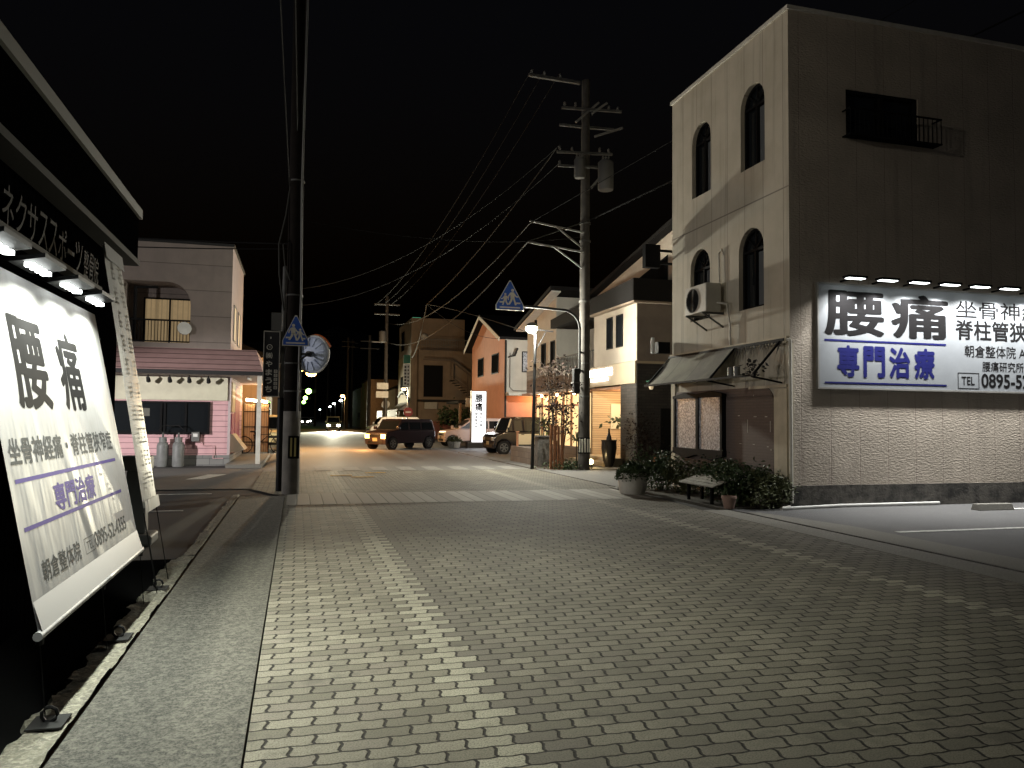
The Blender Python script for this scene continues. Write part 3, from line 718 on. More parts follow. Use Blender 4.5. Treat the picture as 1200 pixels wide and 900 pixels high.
# wheel stop
tag(build('wheel_stop', MB().prism([(-.1,0),(.1,0),(.06,.11),(-.06,.11)], (11.35,10.75,.013), UY, UZ, (.75,0,0)), M['gutter'], bevel=.01), 'concrete wheel stop on the parking lot by gable wall', 'wheel stop')
tag(build('parking_strip', MB().box(12.1, 15, 10.72, 10.82, .0165, .02), M['paint']), 'white line beside the wheel stop', 'marking')['kind'] = 'structure'

# ------------------------------------------------------------------ plants and things at the foot of the white building
def shrub(c, rx, ry, h, n, lab, m='leaf', seed=1, size=.085, grp='shrubs along the cream building'):
    r = random.Random(seed)
    t = thing('shrub', lab, 'shrub', (c[0],c[1],.02), grp)
    cl = [(r.uniform(-.75,.75), r.uniform(-.75,.75), r.uniform(.25,.9)) for _ in range(16)]
    def f():
        k = r.choice(cl); q = .22
        return (c[0]+(k[0]+r.gauss(0,q))*rx, c[1]+(k[1]+r.gauss(0,q))*ry, max(.04, .02+h*(k[2]+r.gauss(0,.16))))
    build('foliage', MB().leaves(n, f, size, r), M[m], t)
    mb = MB()
    for k in cl[:9]: mb.tube([(c[0]+k[0]*.1,c[1]+k[1]*.1,.02),(c[0]+k[0]*rx*.5,c[1]+k[1]*ry*.5,h*k[2]*.6),(c[0]+k[0]*rx,c[1]+k[1]*ry,.02+h*k[2])], .012, 5, .005)
    build('stem', mb, M['bark'], t)
shrub((7.75,15.45), .45, .5, .72, 1700, 'dark shrub under the far end of the awning beside round planter', 'leaf', 11)
shrub((7.9,14.3), .4, .65, .62, 1500, 'olive shrub below the frosted window behind slatted bench', 'leaf2', 12)
shrub((7.85,13.1), .4, .6, .68, 1800, 'dark shrub to the right of slatted bench under brick panel', 'leaf', 13)
shrub((7.75,12.25), .5, .5, .66, 2200, 'broad dark shrub behind the terracotta pot', 'leaf', 14)
shrub((7.85,11.75), .35, .35, .50, 1000, 'low pale tipped shrub at building corner by the drain pipe', 'leaf2', 15)
be = thing('bench', 'weathered slatted bench among the shrubs by the cream building', 'bench', (7.4,12.9,.02))
mb = MB()
for i in range(4):   # slats along the street, the board tips down toward the road
    x = 7.10+i*.115; z = .33+i*.035
    mb.prism([(0,0),(.10,.03),(.10,.052),(0,.022)], (x,12.2,z), UX, UZ, (0,1.25,0))
build('seat', mb, M['planks'], be)
for y in (12.4, 13.25):
    build('leg', MB().bar((7.2,y,.02),(7.2,y,.345),.05).bar((7.48,y,.02),(7.48,y,.43),.05).bar((7.12,y,.335),(7.52,y,.445),.04,.04), M['frame'], be)
pt = thing('flower_pot', 'terracotta pot at kerb in front of dark shrubs', 'pot', (7.2,11.75,.02))
build('pot', MB().lathe((7.15,11.75,.02), [(.085,0),(.12,.17),(.13,.17),(.13,.21),(.115,.21),(.11,.18)], 20), M['terracotta'], pt, smooth=True)
build('saucer_soil', MB().cyl((7.15,11.75,.185),(7.15,11.75,.195),.11), M['bark'], pt)
pl = thing('planter', 'round concrete planter with bushy plant at the road edge', 'planter', (6.7,14.7,0))
build('bowl', MB().lathe((6.70,14.7,0), [(.25,0),(.285,.10),(.30,.28),(.285,.43),(.25,.43),(.24,.38)], 28), M['offwhite'], pl, smooth=True)
r = random.Random(21)
def fp():
    a = r.uniform(0,6.28); q = r.random()**.5*.33; return (6.70+q*math.cos(a), 14.7+q*math.sin(a), .42+r.random()*.25*(1.15-q/.4) - (r.random()*.16 if q > .26 else 0))
build('foliage', MB().leaves(1600, fp, .07, r), M['leaf'], pl)
tag(build('manhole_cover', MB().box(6.75,7.3,15.6,16.05,.012,.02), M['gutter']), 'pale square drain cover beside the round planter', 'drain cover')

# ------------------------------------------------------------------ poles
def ring(cx, cy, z, r, h): return MB().cyl((cx,cy,z),(cx,cy,z+h),r,n=20)
lp = thing('utility_pole', 'dark sheathed concrete utility pole beside crossing sign at left kerb', 'utility pole', (-.1,15.8,0), 'utility poles')
build('base_shaft', MB().cyl((-.10,15.8,-.03),(-.10,15.8,1.62),.168,.165,20), M['concrete_light'], lp, smooth=True)
build('shaft', MB().cyl((-.10,15.8,1.62),(-.13,15.8,11.5),.163,.12,20), M['pole_wrap'], lp, smooth=True)
pp = build('marker_plate', MB().box(-.16,.05,15.62,15.638,.70,1.14), M['frame'], lp)
build('stripe', MB().box(-.12,-.085,15.615,15.62,.74,1.10).box(-.045,-.01,15.615,15.62,.74,1.10), M['yellowplate'], pp)
mb = MB()
for z in (2.0, 2.55, 3.9, 6.2): mb.cyl((-.105,15.8,z),(-.105,15.8,z+.03),.168 if z < 5 else .15,n=20)
build('strap', mb, M['steel'], lp)
build('conduit', MB().tube([(.0,15.66,1.5),(.02,15.66,4),(-.01,15.66,6),(.03,15.7,11)], .02), M['paintsteel'], lp, smooth=True)
build('cable_loop', MB().tube([(-.23,15.75,6.1),(-.30,15.72,5.5),(-.42,15.7,4.9),(-.40,15.7,4.3),(-.30,15.72,3.6)], .018).tube([(-.23,15.7,5.0),(-.34,15.66,4.9),(-.30,15.66,4.5),(-.2,15.66,4.2)], .014), M['cable_lit'], lp, smooth=True)
build('junction_box', MB().box(-.53,-.33,15.7,15.9,3.2,3.55), M['grey'], lp)
sp = thing('steel_pole', 'slim steel post carrying the black hanging sign', 'post', (-.32,16.4,0))
build('tube', MB().cyl((-.32,16.4,-.03),(-.30,16.4,4.6),.05), M['steel'], sp, smooth=True)
build('sheath', MB().cyl((-.32,16.4,-.02),(-.32,16.4,1.9),.075), M['black'], sp, smooth=True)
build('clamp', MB().cyl((-.315,16.4,2.45),(-.315,16.4,2.51),.065).cyl((-.32,16.4,1.93),(-.32,16.4,1.99),.065), M['steel'], sp)
ym = thing('hanging_sign', 'tall black sign lettered やまうち with white frame on slim post', 'sign', (-.55,16.35,2.5))
build('panel', MB().box(-.675,-.385,16.30,16.36,1.93,3.23), M['navy'], ym)
mb = MB().box(-.69,-.675,16.29,16.37,1.91,3.25).box(-.385,-.37,16.29,16.37,1.91,3.25).box(-.675,-.385,16.29,16.37,1.91,1.93).box(-.675,-.385,16.29,16.37,3.23,3.25)
build('frame', mb, M['offwhite'], ym)
mb = MB()
def ytext(t, xc, zc, s, w=.02): text(mb, t, (xc-s/2,16.30,zc-s/2), UX, UZ, s, s, wt=w)
mb.tube([(-.57+.05*math.cos(a*.33),16.297,2.92+.05*math.sin(a*.33)) for a in range(20)], .006, 5); ytext('つ', -.57, 2.92, .035)
for ch, z in zip('㈱やまうち', (2.75,2.58,2.41,2.24,2.07)): ytext(ch, -.575, z, .12)
mb.box(-.56,-.54,16.296,16.3,3.09,3.13)
build('lettering', mb, M['signwhite'], ym)
mb = MB()
for i in range(5):
    z = 2.40-i*.083
    for a, b, c, d in ((0,.065,0,.012),(0,.065,.05,.062),(0,.012,.012,.05),(.053,.065,.012,.05),(.015,.05,.026,.036)): mb.box(-.475+a,-.475+b,16.295,16.30,z+c,z+d)
build('small_tiles', mb, M['signwhite'], ym)
build('bracket', MB().bar((-.37,16.38,2.48),(-.30,16.4,2.48),.03).bar((-.37,16.38,2.0),(-.30,16.4,2.0),.03), M['steel'], ym)

def walker(mb, o, ux, s, mirror=1):
    o, ux = V(o), V(ux)*mirror
    def P(poly): mb.prism([(x*s, y*s) for x, y in poly], o, ux, UZ, V((0,-.003,0)))
    P([(.0+.085*math.cos(a*.5236), .83+.085*math.sin(a*.5236)) for a in range(12)])
    P([(-.09,.72),(.07,.73),(.12,.62),(.11,.40),(.02,.36),(-.12,.40),(-.13,.58)])            # trunk
    P([(-.10,.42),(.02,.40),(-.02,.24),(-.16,.02),(-.26,.05),(-.14,.26)])                    # rear leg
    P([(.0,.40),(.11,.42),(.17,.22),(.24,.02),(.14,.0),(.08,.2)])                            # front leg
    P([(.07,.72),(.12,.66),(.22,.52),(.33,.50),(.32,.44),(.19,.45),(.09,.58)])               # forward arm
    P([(-.09,.70),(-.14,.70),(-.26,.52),(-.27,.40),(-.21,.40),(-.19,.50),(-.10,.62)])        # back arm
def crossing_sign(t, cx, cy, zb, w, h, big_left, par):
    sh = h*.16
    out = [(-w/2,0),(w/2,0),(w/2,sh),(.02,h),(-.02,h),(-w/2,sh)]
    build('border', MB().prism(out, (cx,cy,zb), UX, UZ, (0,.02,0)), M['signwhite'], t)
    k = .93; inn = [(x*k, (y-h*.36)*k+h*.36) for x, y in out]
    pn = build('panel', MB().prism(inn, (cx,cy-.003,zb), UX, UZ, (0,.003,0)), M['signblue'], t)
    mb = MB(); mb.box(cx-w*.36,cx+w*.36,cy-.008,cy-.003,zb+h*.07,zb+h*.115)
    mb.box(cx-w*.37,cx-w*.22,cy-.0085,cy-.003,zb+h*.24,zb+h*.29); mb.box(cx+w*.22,cx+w*.37,cy-.0085,cy-.003,zb+h*.22,zb+h*.27)
    s1, s2 = h*.60, h*.45
    d = 1 if big_left else -1
    walker(mb, (cx-d*w*.09,cy-.005,zb+h*.17), UX, s1, d*-1 if not big_left else 1); walker(mb, (cx+d*w*.17,cy-.007,zb+h*.16), UX, s2, 1 if big_left else -1)
    build('pictogram', mb, M['signwhite'], pn)
s1 = thing('crossing_sign', 'blue pedestrian crossing sign on the dark utility pole', 'road sign', (-.06,15.6,2.9), 'blue crossing signs')
crossing_sign(s1, -.065, 15.6, 2.90, .50, .60, True, lp)
build('bracket', MB().box(-.1,-.03,15.62,15.66,3.0,3.06), M['steel'], s1)
# traffic mirror seen from behind
mr = thing('traffic_mirror', 'round traffic mirror seen from its pale ribbed back', 'mirror', (.29,16.2,2.78))
cm = V((.285,16.35,2.80)); fwd = V((-.62,-.78,0)).normalized()   # axis of the shell, towards the viewer's right
rt = V((0,0,1)).cross(fwd).normalized()
def md(r, d, a): return cm + fwd*d + rt*(r*math.cos(a)) + V((0,0,1))*(r*math.sin(a))
mb = MB(); NN = 36; pr = [(.375,0),(.35,.045),(.26,.085),(.15,.105),(.02,.11)]
mb.add([md(r_,d_,2*math.pi*k/NN) for r_,d_ in pr for k in range(NN)], [(i*NN+k, i*NN+(k+1)%NN, (i+1)*NN+(k+1)%NN, (i+1)*NN+k) for i in range(len(pr)-1) for k in range(NN)] + [tuple(range(4*NN,5*NN))])
build('shell', mb, M['mirrorback'], mr, smooth=True)
mb = MB()
for k in range(12):
    a = 2*math.pi*k/12+.2; mb.bar(md(.16,.108,a), md(.335,.062,a), .03, .03, up=fwd)
build('rib', mb, M['mirrorback'], mr)
build('rim', MB().tube([md(.385,-.01,2*math.pi*k/NN) for k in range(NN+1)], .022, 8), M['white'], mr, smooth=True)
build('hood', MB().tube([md(.41,-.06,math.pi*.12+math.pi*.76*k/16) for k in range(17)], .02, 8), M['orange'], mr, smooth=True)
build('bracket', MB().cyl(cm+fwd*.10, cm+fwd*.17, .06).bar(cm+fwd*.15, (-.04,15.95,2.76), .05).bar(cm+fwd*.15, (-.04,15.95,2.60), .03), M['steel'], mr)

# right utility pole
rp = thing('utility_pole', 'tall concrete utility pole with transformers in front of lit salon', 'utility pole', (8.38,21.9,0), 'utility poles')
PX, PY = 8.38, 21.9
build('shaft', MB().cyl((PX,PY,-.03),(PX,PY,12.0),.185,.12,22), M['concrete_pole'], rp, smooth=True)
mb = MB().cyl((PX,PY,.50),(PX,PY,.98),.187,n=22); bs = build('marker_wrap', mb, M['frame'], rp)
mb = MB()
for a in (-150,-125,-100,-75,-50): mb.box(PX+.19*math.cos(rad(a))-.02, PX+.19*math.cos(rad(a))+.02, PY+.19*math.sin(rad(a))-.012, PY+.19*math.sin(rad(a))+.012, .54, .94)
build('stripe', mb, M['signwhite'], bs)
mb = MB()
for z in (7.5, 6.95, 5.1, 3.2, 2.2): mb.cyl((PX,PY,z),(PX,PY,z+.05),.175,n=20)
build('strap', mb, M['steel'], rp)
build('crossarm', MB().bar((6.5,PY-.1,11.9),(8.15,PY-.1,11.86),.09), M['steel'], rp)
build('crossarm', MB().bar((7.55,PY-.15,11.0),(9.5,PY-.15,11.1),.07).bar((7.6,PY+.2,10.6),(9.4,PY+.2,10.65),.07), M['steel'], rp)
build('crossarm', MB().bar((7.4,PY-.15,9.62),(9.2,PY-.15,9.72),.07).bar((7.45,PY-.15,9.2),(9.1,PY-.15,9.28),.07), M['steel'], rp)
for a_, b_ in (((8.0,PY-.15,10.6),(8.75,PY-.15,11.3)),((8.5,PY-.2,10.9),(9.0,PY-.2,11.3)),((8.6,PY-.2,10.2),(9.5,PY-.25,10.55)),((8.5,PY-.2,8.6),(8.9,PY-.2,9.1))): build('brace', MB().bar(a_, b_, .06), M['paintsteel'], rp)
mb = MB()
for x, z in ((6.6,11.95),(7.0,11.95),(7.5,11.93),(7.65,11.08),(8.0,11.1),(9.1,11.13),(9.4,11.13),(7.5,9.7),(7.9,9.7),(8.8,9.77),(9.1,9.77),(7.5,9.25),(9.0,9.3)):
    build('insulator', MB().lathe((x,PY-.12,z), [(.025,0),(.045,.04),(.022,.06),(.04,.09),(.02,.13)], 10), M['grey'], rp)
for x, z0, z1, rr_ in ((8.10,8.85,9.45,.17),(8.95,8.55,9.45,.24)):
    tr = build('transformer', MB().lathe((x,PY-.25,z0), [(rr_*.93,0),(rr_,.04),(rr_,z1-z0-.05),(rr_*.8,z1-z0)], 22), M['grey'], rp, smooth=True)
    mb = MB()
    for a in range(3): mb.lathe((x+(a-1)*.09,PY-.25,z1), [(.025,0),(.045,.05),(.025,.08),(.04,.12),(.02,.17)], 8)
    build('bushing', mb, M['grey'], tr)
build('stay_arm', MB().bar((6.55,PY-.2,7.42),(8.3,PY-.1,7.22),.05).bar((7.35,PY-.2,7.33),(8.25,PY-.1,6.75),.04), M['paintsteel'], rp)
build('stay_arm', MB().bar((6.5,PY-.2,6.78),(8.3,PY-.1,6.62),.05).bar((7.3,PY-.2,6.7),(8.25,PY-.1,6.12),.04), M['paintsteel'], rp)
# arm with the second crossing sign
s2 = thing('crossing_sign', 'blue pedestrian crossing sign hung from curved arm over the road', 'road sign', (8.2,21.7,3), 'blue crossing signs')
crossing_sign(s2, 5.93, 21.6, 4.70, .86, .88, False, rp)
pts = [(6.3,21.7,4.86),(7.0,21.7,4.83),(7.55,21.7,4.80)] + [(7.6+.55*math.sin(rad(a)),21.7,4.25+.55*math.cos(rad(a))) for a in range(0,91,15)] + [(8.15,21.7,3.4),(8.15,21.7,2.9)]
build('curved_arm', MB().tube(pts, .04, 10), M['darktrim'], s2, smooth=True)
build('clamp', MB().bar((8.15,21.7,3.55),(PX,PY,3.55),.05).bar((8.15,21.7,3.0),(PX,PY,3.0),.05), M['steel'], s2)
bag = thing('junction_box', 'dark cable box strapped to salon pole beneath the sign arm', 'cable box', (8.1,21.6,2.7))
build('box', MB().box(7.92,8.12,21.55,21.75,2.30,3.05), M['darktrim'], bag, bevel=.03)
build('strap', MB().box(7.9,8.14,21.53,21.77,2.6,2.64), M['steel'], bag)

# ------------------------------------------------------------------ street lamps
def street_lamp(x, y, h, m, lab, col, power, side=-1, base_r=.045, reach=.28, z0=0, br=.14):
    t = thing('street_lamp', lab, 'street lamp', (x,y,z0), 'street lamps')
    build('pole', MB().cyl((x,y,z0-.03),(x,y,z0+h),base_r,base_r*.8,12), M['paintsteel'], t, smooth=True)
    build('arm', MB().tube([(x,y,z0+h-.05),(x+side*reach*.4,y,z0+h+.05),(x+side*reach,y,z0+h+.03)], .025), M['paintsteel'], t, smooth=True)
    hd = build('head', MB().lathe((x+side*reach,y,z0+h-.04), [(.17,0),(.15,.07),(.07,.13)], 16), M['grey'], t, smooth=True)
    build('bulb', MB().ball((x+side*reach,y,z0+h-.09), br, 12, 8, .62), m, hd, smooth=True)
    if power: light('POINT', 'lamp_light', (x+side*reach,y,z0+h-.32), power, col, t, size=.14)
    return t
L1 = thing('street_lamp', 'glowing white street lamp on thin pole before the shrubby salon garden', 'street lamp', (6.9,22.4,0), 'street lamps')
build('pole', MB().cyl((6.9,22.4,-.03),(6.98,22.4,4.55),.055,.045,12), M['black'], L1, smooth=True)
build('sleeve', MB().cyl((6.945,22.36,3.2),(6.96,22.36,4.3),.04,n=10), M['black'], L1, smooth=True)
hd = build('head', MB().lathe((6.84,22.35,4.34), [(.19,0),(.15,.08),(.06,.13)], 18), M['grey'], L1, smooth=True)
build('bulb', MB().ball((6.82,22.33,4.27), .19, 14, 8, .65), M['lampwhite'], hd, smooth=True)
build('arm', MB().bar((6.97,22.4,4.27),(7.55,22.4,4.22),.03).bar((6.97,22.4,3.6),(7.3,22.4,4.2),.025), M['black'], L1)
light('POINT', 'lamp_light', (6.80,22.22,4.05), 1900, (1,.98,.84), L1, size=.14)
street_lamp(6.9, 50, 3.5, M['lampwarm'], 'warm street lamp before the tan building with no entry disc', (1,.78,.48), 600, -1)
street_lamp(5.6, 97, 4.3, M['sodium'], 'orange street lamp nearest beyond the oncoming car at right', (1,.55,.2), 900, -1, br=.24)
street_lamp(-.75, 38, 3.7, M['sodium'], 'large orange lamp glowing under the round mirror', (1,.52,.18), 2000, 1, reach=1.35, br=.24)
for x, y, m, lab in ((8.2,150,'lampcool','bluish white lamp on tall pole in far street centre'),(13.7,196,'lampcool','cool white lamp right of the oncoming car roof'),
                     (8.6,186,'lampcool','small cool lamp of the far street left of the tall one'),(9.6,236,'lampcool','smaller cool lamp of the far street near car'),
                     (9.2,325,'lampcool','tiny leftmost cool lamp of the far street'),(18,290,'sodium','small orange lamp above oncoming car in far street')):
    street_lamp(x, y, 4.9, M[m], lab, (1,1,1), 0, -1, base_r=.09, br=.3)
ns = thing('road_sign', 'round red no entry disc below the warm street lamp', 'road sign', (6.95,49.8,1.9))
build('disc', MB().cyl((6.92,49.82,1.92),(6.92,49.85,1.92),.3,n=24), mat('sign_red', (.25,.03,.02), .5), ns)
build('bar', MB().box(6.74,7.10,49.80,49.818,1.87,1.97), M['signwhite'], ns)
# traffic signals (green) far along the left kerb
for k, (y, z, x) in enumerate(((88,4.4,1.15),(118,4.4,1.1),(150,4.4,1.1))):
    t = thing('traffic_light', ['nearest and highest of the three green signals along the street', 'middle one of the three green signals', 'lowest and farthest of the three green signals'][k], 'traffic light', (x-1.6,y,0), 'green traffic signals')
    build('pole', MB().cyl((x-1.8,y,-.03),(x-1.8,y,z+.4),.08), M['grey'], t)
    build('arm', MB().bar((x-1.8,y,z+.2),(x,y,z+.2),.07), M['grey'], t)
    h = build('housing', MB().box(x-.4,x+.8,y,y+.2,z-.2,z+.2), M['darktrim'], t)
    build('green_lens', MB().cyl((x,y-.05,z),(x,y,z),.30), M['green'], h)

# far poles and their wires
def far_pole(x, y, h, lab, r=.16, arms=((.6,),(1.3,))):
    t = thing('utility_pole', lab, 'utility pole', (x,y,0), 'utility poles')
    build('shaft', MB().cyl((x,y,-.03),(x,y,h),r,r*.65,12), M['concrete_pole'], t, smooth=True)
    for (dz,) in arms: build('crossarm', MB().bar((x-.9,y-.1,h-dz),(x+.9,y-.1,h-dz),.09), M['steel'], t)
    return t
fp_ = far_pole(6.0, 55, 10.2, 'dark utility pole left of the tan three storey building')
build('transformer', MB().lathe((5.7,54.8,6.9), [(.24,0),(.25,.05),(.25,.75),(.18,.8)], 16), M['grey'], fp_, smooth=True)
build('stay_arm', MB().bar((5.0,54.9,6.9),(6.0,54.9,6.9),.07), M['paintsteel'], fp_)
lfp = far_pole(-.45, 30, 6.6, 'slim utility pole hidden behind the dark sheathed pole', .12, ())
for x, y, h, lab in ((6.6,75,9.5,'grey pole behind the small white street signs'),(6.8,112,13,'tall far pole right of oncoming car'),(8.2,124,14,'taller far pole just right of its neighbour'),(3.0,140,14,'far pole standing left over the oncoming car'),(6.0,165,20,'far pole with lamp directly above the oncoming car'),(.6,160,12,'slim far pole leftmost beyond the oncoming car')):
    far_pole(x, y, h, lab, .2)
fs = thing('street_sign', 'pair of small white sign boards stacked on a far post', 'sign', (5.8,54.6,0))
build('board', MB().box(5.35,6.15,54.55,54.6,3.55,4.0), M['offwhite'], fs); build('board', MB().box(5.3,6.15,54.55,54.6,2.95,3.4), M['offwhite'], fs)
build('post', MB().cyl((6.0,54.7,-.03),(6.0,54.7,4.2),.06), M['steel'], fs)
rs = thing('road_sign', 'round pale disc sign on a post left of the tan building', 'road sign', (6.4,58,0))
build('disc', MB().cyl((6.35,57.9,2.55),(6.35,57.95,2.55),.3,n=20), M['offwhite'], rs); build('post', MB().cyl((6.35,58,-.03),(6.35,58,2.9),.05), M['paintsteel'], rs)

def cable(p, q, sag, r, lab, m='cable', grp='overhead cables', n=24):
    p, q = V(p), V(q)
    pts = [p.lerp(q, i/n) - V((0,0,4*sag*(i/n)*(1-i/n))) for i in range(n+1)]
    return tag(build('overhead_cable', MB().tube(pts, r, 5), M[m], smooth=True), lab, 'cable', grp)
c1 = cable((17.6,9.0,11.6), (8.5,21.75,7.62), .0, .022, 'thick dark cable with sleeve crossing the face of cream building')
c1p, c1q = V((17.6,9.0,11.6)), V((8.5,21.75,7.62))
tag(build('cable_sleeve', MB().tube([c1p.lerp(c1q, .545), c1p.lerp(c1q, .555), c1p.lerp(c1q, .615), c1p.lerp(c1q, .625)], .05, 8), M['cable'], smooth=True), 'black splice sleeve on the thick cable before the cream gable wall', 'cable sleeve')
cable((14.2,9.0,11.3), (6.58,21.7,7.38), .0, .010, 'thin cable above the thick one across the cream building')
cable((8.5,21.75,7.62), (6.5,21.7,6.80), .0, .018, 'short cable link between the two stay arms', 'cable_lit')
cable((6.5,21.7,6.80), (6.0,54.9,6.95), 1.25, .022, 'lower sagging cable from stay arm to the tan building pole', 'cable_lit')
cable((6.58,21.7,7.38), (6.0,54.9,8.3), 1.1, .018, 'upper sagging cable from stay arm toward the tan building pole', 'cable_lit')
J = V((6.05,40,7.4))
cable((7.4,21.75,9.75), (6.2,38.5,7.3), .35, .018, 'steep pale service cable from the crossarm by transformers', 'cable_lit')
cable((6.2,38.5,7.3), (8.9,63,6.5), .7, .03, 'thick pale cable down to the corner of the tan building', 'cable_lit')
cable((6.2,38.5,7.3), (6.98,22.45,4.1), -.1, .012, 'greenish cable dropping to the white street lamp', 'cable_lit')
cable((6.2,38.5,7.3), (11.0,41.2,6.0), .5, .012, 'pale drop cable reaching the salmon house corner', 'cable_lit')
for k, x in enumerate((6.6, 7.0, 7.5)):
    cable((x,21.8,12.1), (5.3+k*.5,54.9,9.65), .9, .015, ['leftmost', 'middle', 'rightmost'][k] + ' of three thin high wires running up the street', 'cable')
cable((7.5,21.75,9.3), (-.45,30,5.7), 1.1, .010, 'lower thin wire slung across the street to the left', 'cable_lit')
cable((7.5,21.75,9.85), (-.45,30,6.3), 1.0, .010, 'upper thin wire slung across the street to the left', 'cable_lit')
cable((-.55,-4,9.8), (-.25,15.75,6.1), .2, .010, 'left wire running overhead to the dark sheathed pole', 'cable_lit')
cable((-.30,-4,9.8), (-.12,15.75,7.2), .2, .010, 'right wire running overhead to the dark sheathed pole', 'cable_lit')
cable((-.2,15.75,5.45), (8.3,21.8,7.1), .3, .006, 'faint level wire between dark pole and salon pole')
cable((-.2,15.8,4.95), (-14,18.5,5.9), .25, .016, 'upper dark wire crossing the pink house front')
cable((-.2,15.8,4.85), (-14,18.5,5.6), .3, .012, 'lower dark wire crossing the pink house front')

# ------------------------------------------------------------------ pink corner house on the left
ph = thing('corner_house', 'pink sided corner house with a beige upper floor and lit balcony', 'house', (-2.05,25.7,0))
FX, FY = -2.05, 25.7
build('wall', MB().box(-10, FX, FY, 31.2, .30, 3.0), M['pink'], ph)
build('foundation', MB().box(-10, FX+.03, FY-.04, 31.2, -.03, .30), M['foundation'], ph)
a0, a1, b0, b1, rr2 = -5.3, -3.32, 3.80, 5.72, .7
hole = [(a0,b0),(a1,b0)] + [(a1-rr2+rr2*math.cos(rad(t)), b1-rr2+rr2*math.sin(rad(t))) for t in range(0,91,15)] + [(a0,b1)]
up = build('upper_wall', MB().wall([(-10,3.5),(-2.1,3.5),(-2.1,6.95),(-10,6.95)], [hole], (0,26.0,0), UX, UZ, 1.1), M['beige'], ph)
build('balcony_back', MB().box(-5.6,-3.2,27.08,27.12,3.6,5.9).box(-5.35,-3.3,26.05,27.1,3.70,3.79), M['beige'], ph)
build('side_wall', MB().add([(-2.1,26.0,3.5),(-2.1,31,3.5),(-2.1,31,6.95),(-2.1,26.0,6.95),(-10,31,3.5),(-10,31,6.95),(-10,26,6.95)], [(0,1,2,3),(1,4,5,2),(3,2,5,6)]), M['lav'], ph)
build('roof_edge', MB().box(-10,-2.05,25.95,31.05,6.95,7.03), M['darktrim'], ph)
dw = build('balcony_door', MB().box(-4.82,-3.36,27.04,27.078,3.80,5.30), M['curtain'], ph)
mb = MB()
for x in (-4.86,-4.10,-3.40): mb.box(x,x+.05,27.0,27.039,3.8,5.34)
mb.box(-4.81,-3.40,27.001,27.038,5.29,5.34); build('frame', mb, M['frame'], dw)
mb = MB()
for i in range(22): mb.box(-5.28+i*.092, -5.262+i*.092, 26.03, 26.05, 3.85, 4.48)
mb.box(-5.3,-3.33,26.02,26.06,4.48,4.53); mb.box(-5.3,-3.33,26.02,26.06,3.82,3.86); build('railing', mb, M['frame'], ph)
build('drain_pole', MB().cyl((-4.95,26.15,3.8),(-4.95,26.15,5.55),.05).bar((-5.0,26.15,5.52),(-4.3,26.15,5.55),.07), M['frame'], ph)
for y0, y1 in ((26.9,27.8),(28.7,29.5)):
    w = build('side_window', MB().box(-2.105,-2.085,y0,y1,4.05,5.15), M['litwin'], ph)
    build('frame', MB().box(-2.10,-2.07,y0-.05,y0,4.0,5.2).box(-2.10,-2.07,y1,y1+.05,4.0,5.2).box(-2.10,-2.07,y0,y1,5.15,5.2).box(-2.10,-2.07,y0,y1,4.0,4.05), M['trim'], w)
# mansard roof and its return
mb = MB()
RB = [(-10,24.2,2.82),(-1.02,24.2,2.82),(-1.02,31.5,2.82),(-10,25.7,3.62),(-1.30,25.7,3.62),(-1.30,31.5,3.62),(-2.1,31.5,3.62),(-10,26.0,3.64),(-2.1,26.0,3.64),(-2.1,31.5,3.64)]
mb.add(RB, [(0,1,4,3),(1,2,5,4),(3,4,8,7),(4,5,9,8)]); build('mansard_roof', mb, M['pinkroof'], ph)
build('eave_fascia', MB().box(-10,-1.0,24.16,24.2,2.74,2.86).box(-1.02,-.98,24.2,31.5,2.74,2.86), M['darktrim'], ph)
build('soffit', MB().box(-10,-1.02,24.2,31.4,2.75,2.80), M['lav'], ph)
w = build('front_window', MB().box(-5.6,-2.66,FY-.05,FY-.012,1.02,1.92), M['glass'], ph)
mb = MB()
for x in (-5.62,-4.05,-3.95,-3.35,-2.68): mb.box(x,x+.06,FY-.09,FY-.051,1.0,1.94)
mb.box(-5.6,-2.62,FY-.088,FY-.052,1.90,1.96); mb.box(-5.6,-2.62,FY-.10,FY-.052,.95,1.02); build('frame', mb, M['frame'], w)
build('note', MB().box(-4.75,-4.35,FY-.056,FY-.051,1.50,1.74), mat('faded_paper', (.12,.12,.10), .8), w)
build('sign_board', MB().box(-5.8,-2.12,FY-.10,FY-.002,2.0,2.72), M['cream'], ph)
build('corner_post', MB().box(-2.10,-2.02,FY-.03,FY+.05,.30,2.74), M['lav'], ph)
build('side_panel', MB().box(FX+.002,FX+.05,26.0,27.2,1.65,2.6), mat('poster_board', (.50,.38,.22), .7), ph)
build('entrance_recess', MB().box(FX+.001,FX+.03,27.6,29.6,.35,2.55), M['magenta'], ph)
build('side_display', MB().box(FX+.001,FX+.04,26.05,27.2,.95,1.6), M['magenta'], ph)
mb = MB(); mb.prism([(0,.35),(.45,.45),(.06,.95),(0,.95)], (FX,26.1,0), UX, UZ, (0,1.5,0)); build('sloped_rack', mb, mat('striped_rack', (.42,.36,.28), .7, lines=[('Y', .16, .02, 0)]), ph)
build('support_post', MB().box(-1.18,-1.05,24.25,24.31,.10,2.75), M['offwhite'], ph)
build('entrance_step', MB().box(-2.02,-1.0,24.2,31.4,-.03,.09), M['gutter'], ph)
for k, u in enumerate((-4.35,-3.75,-3.2,-2.65)):
    t = thing('eave_spotlight', ['first', 'second', 'third', 'fourth'][k] + ' small unlit spotlight from the left under the pink eave', 'spotlight', (u,25.2,2.74), 'spotlights under the pink eave')
    build('stem', MB().cyl((u,25.2,2.75),(u,25.2,2.66),.015,n=8), M['darktrim'], t); build('can', MB().cyl((u,25.16,2.66),(u,25.3,2.56),.05,.065), M['darktrim'], t)
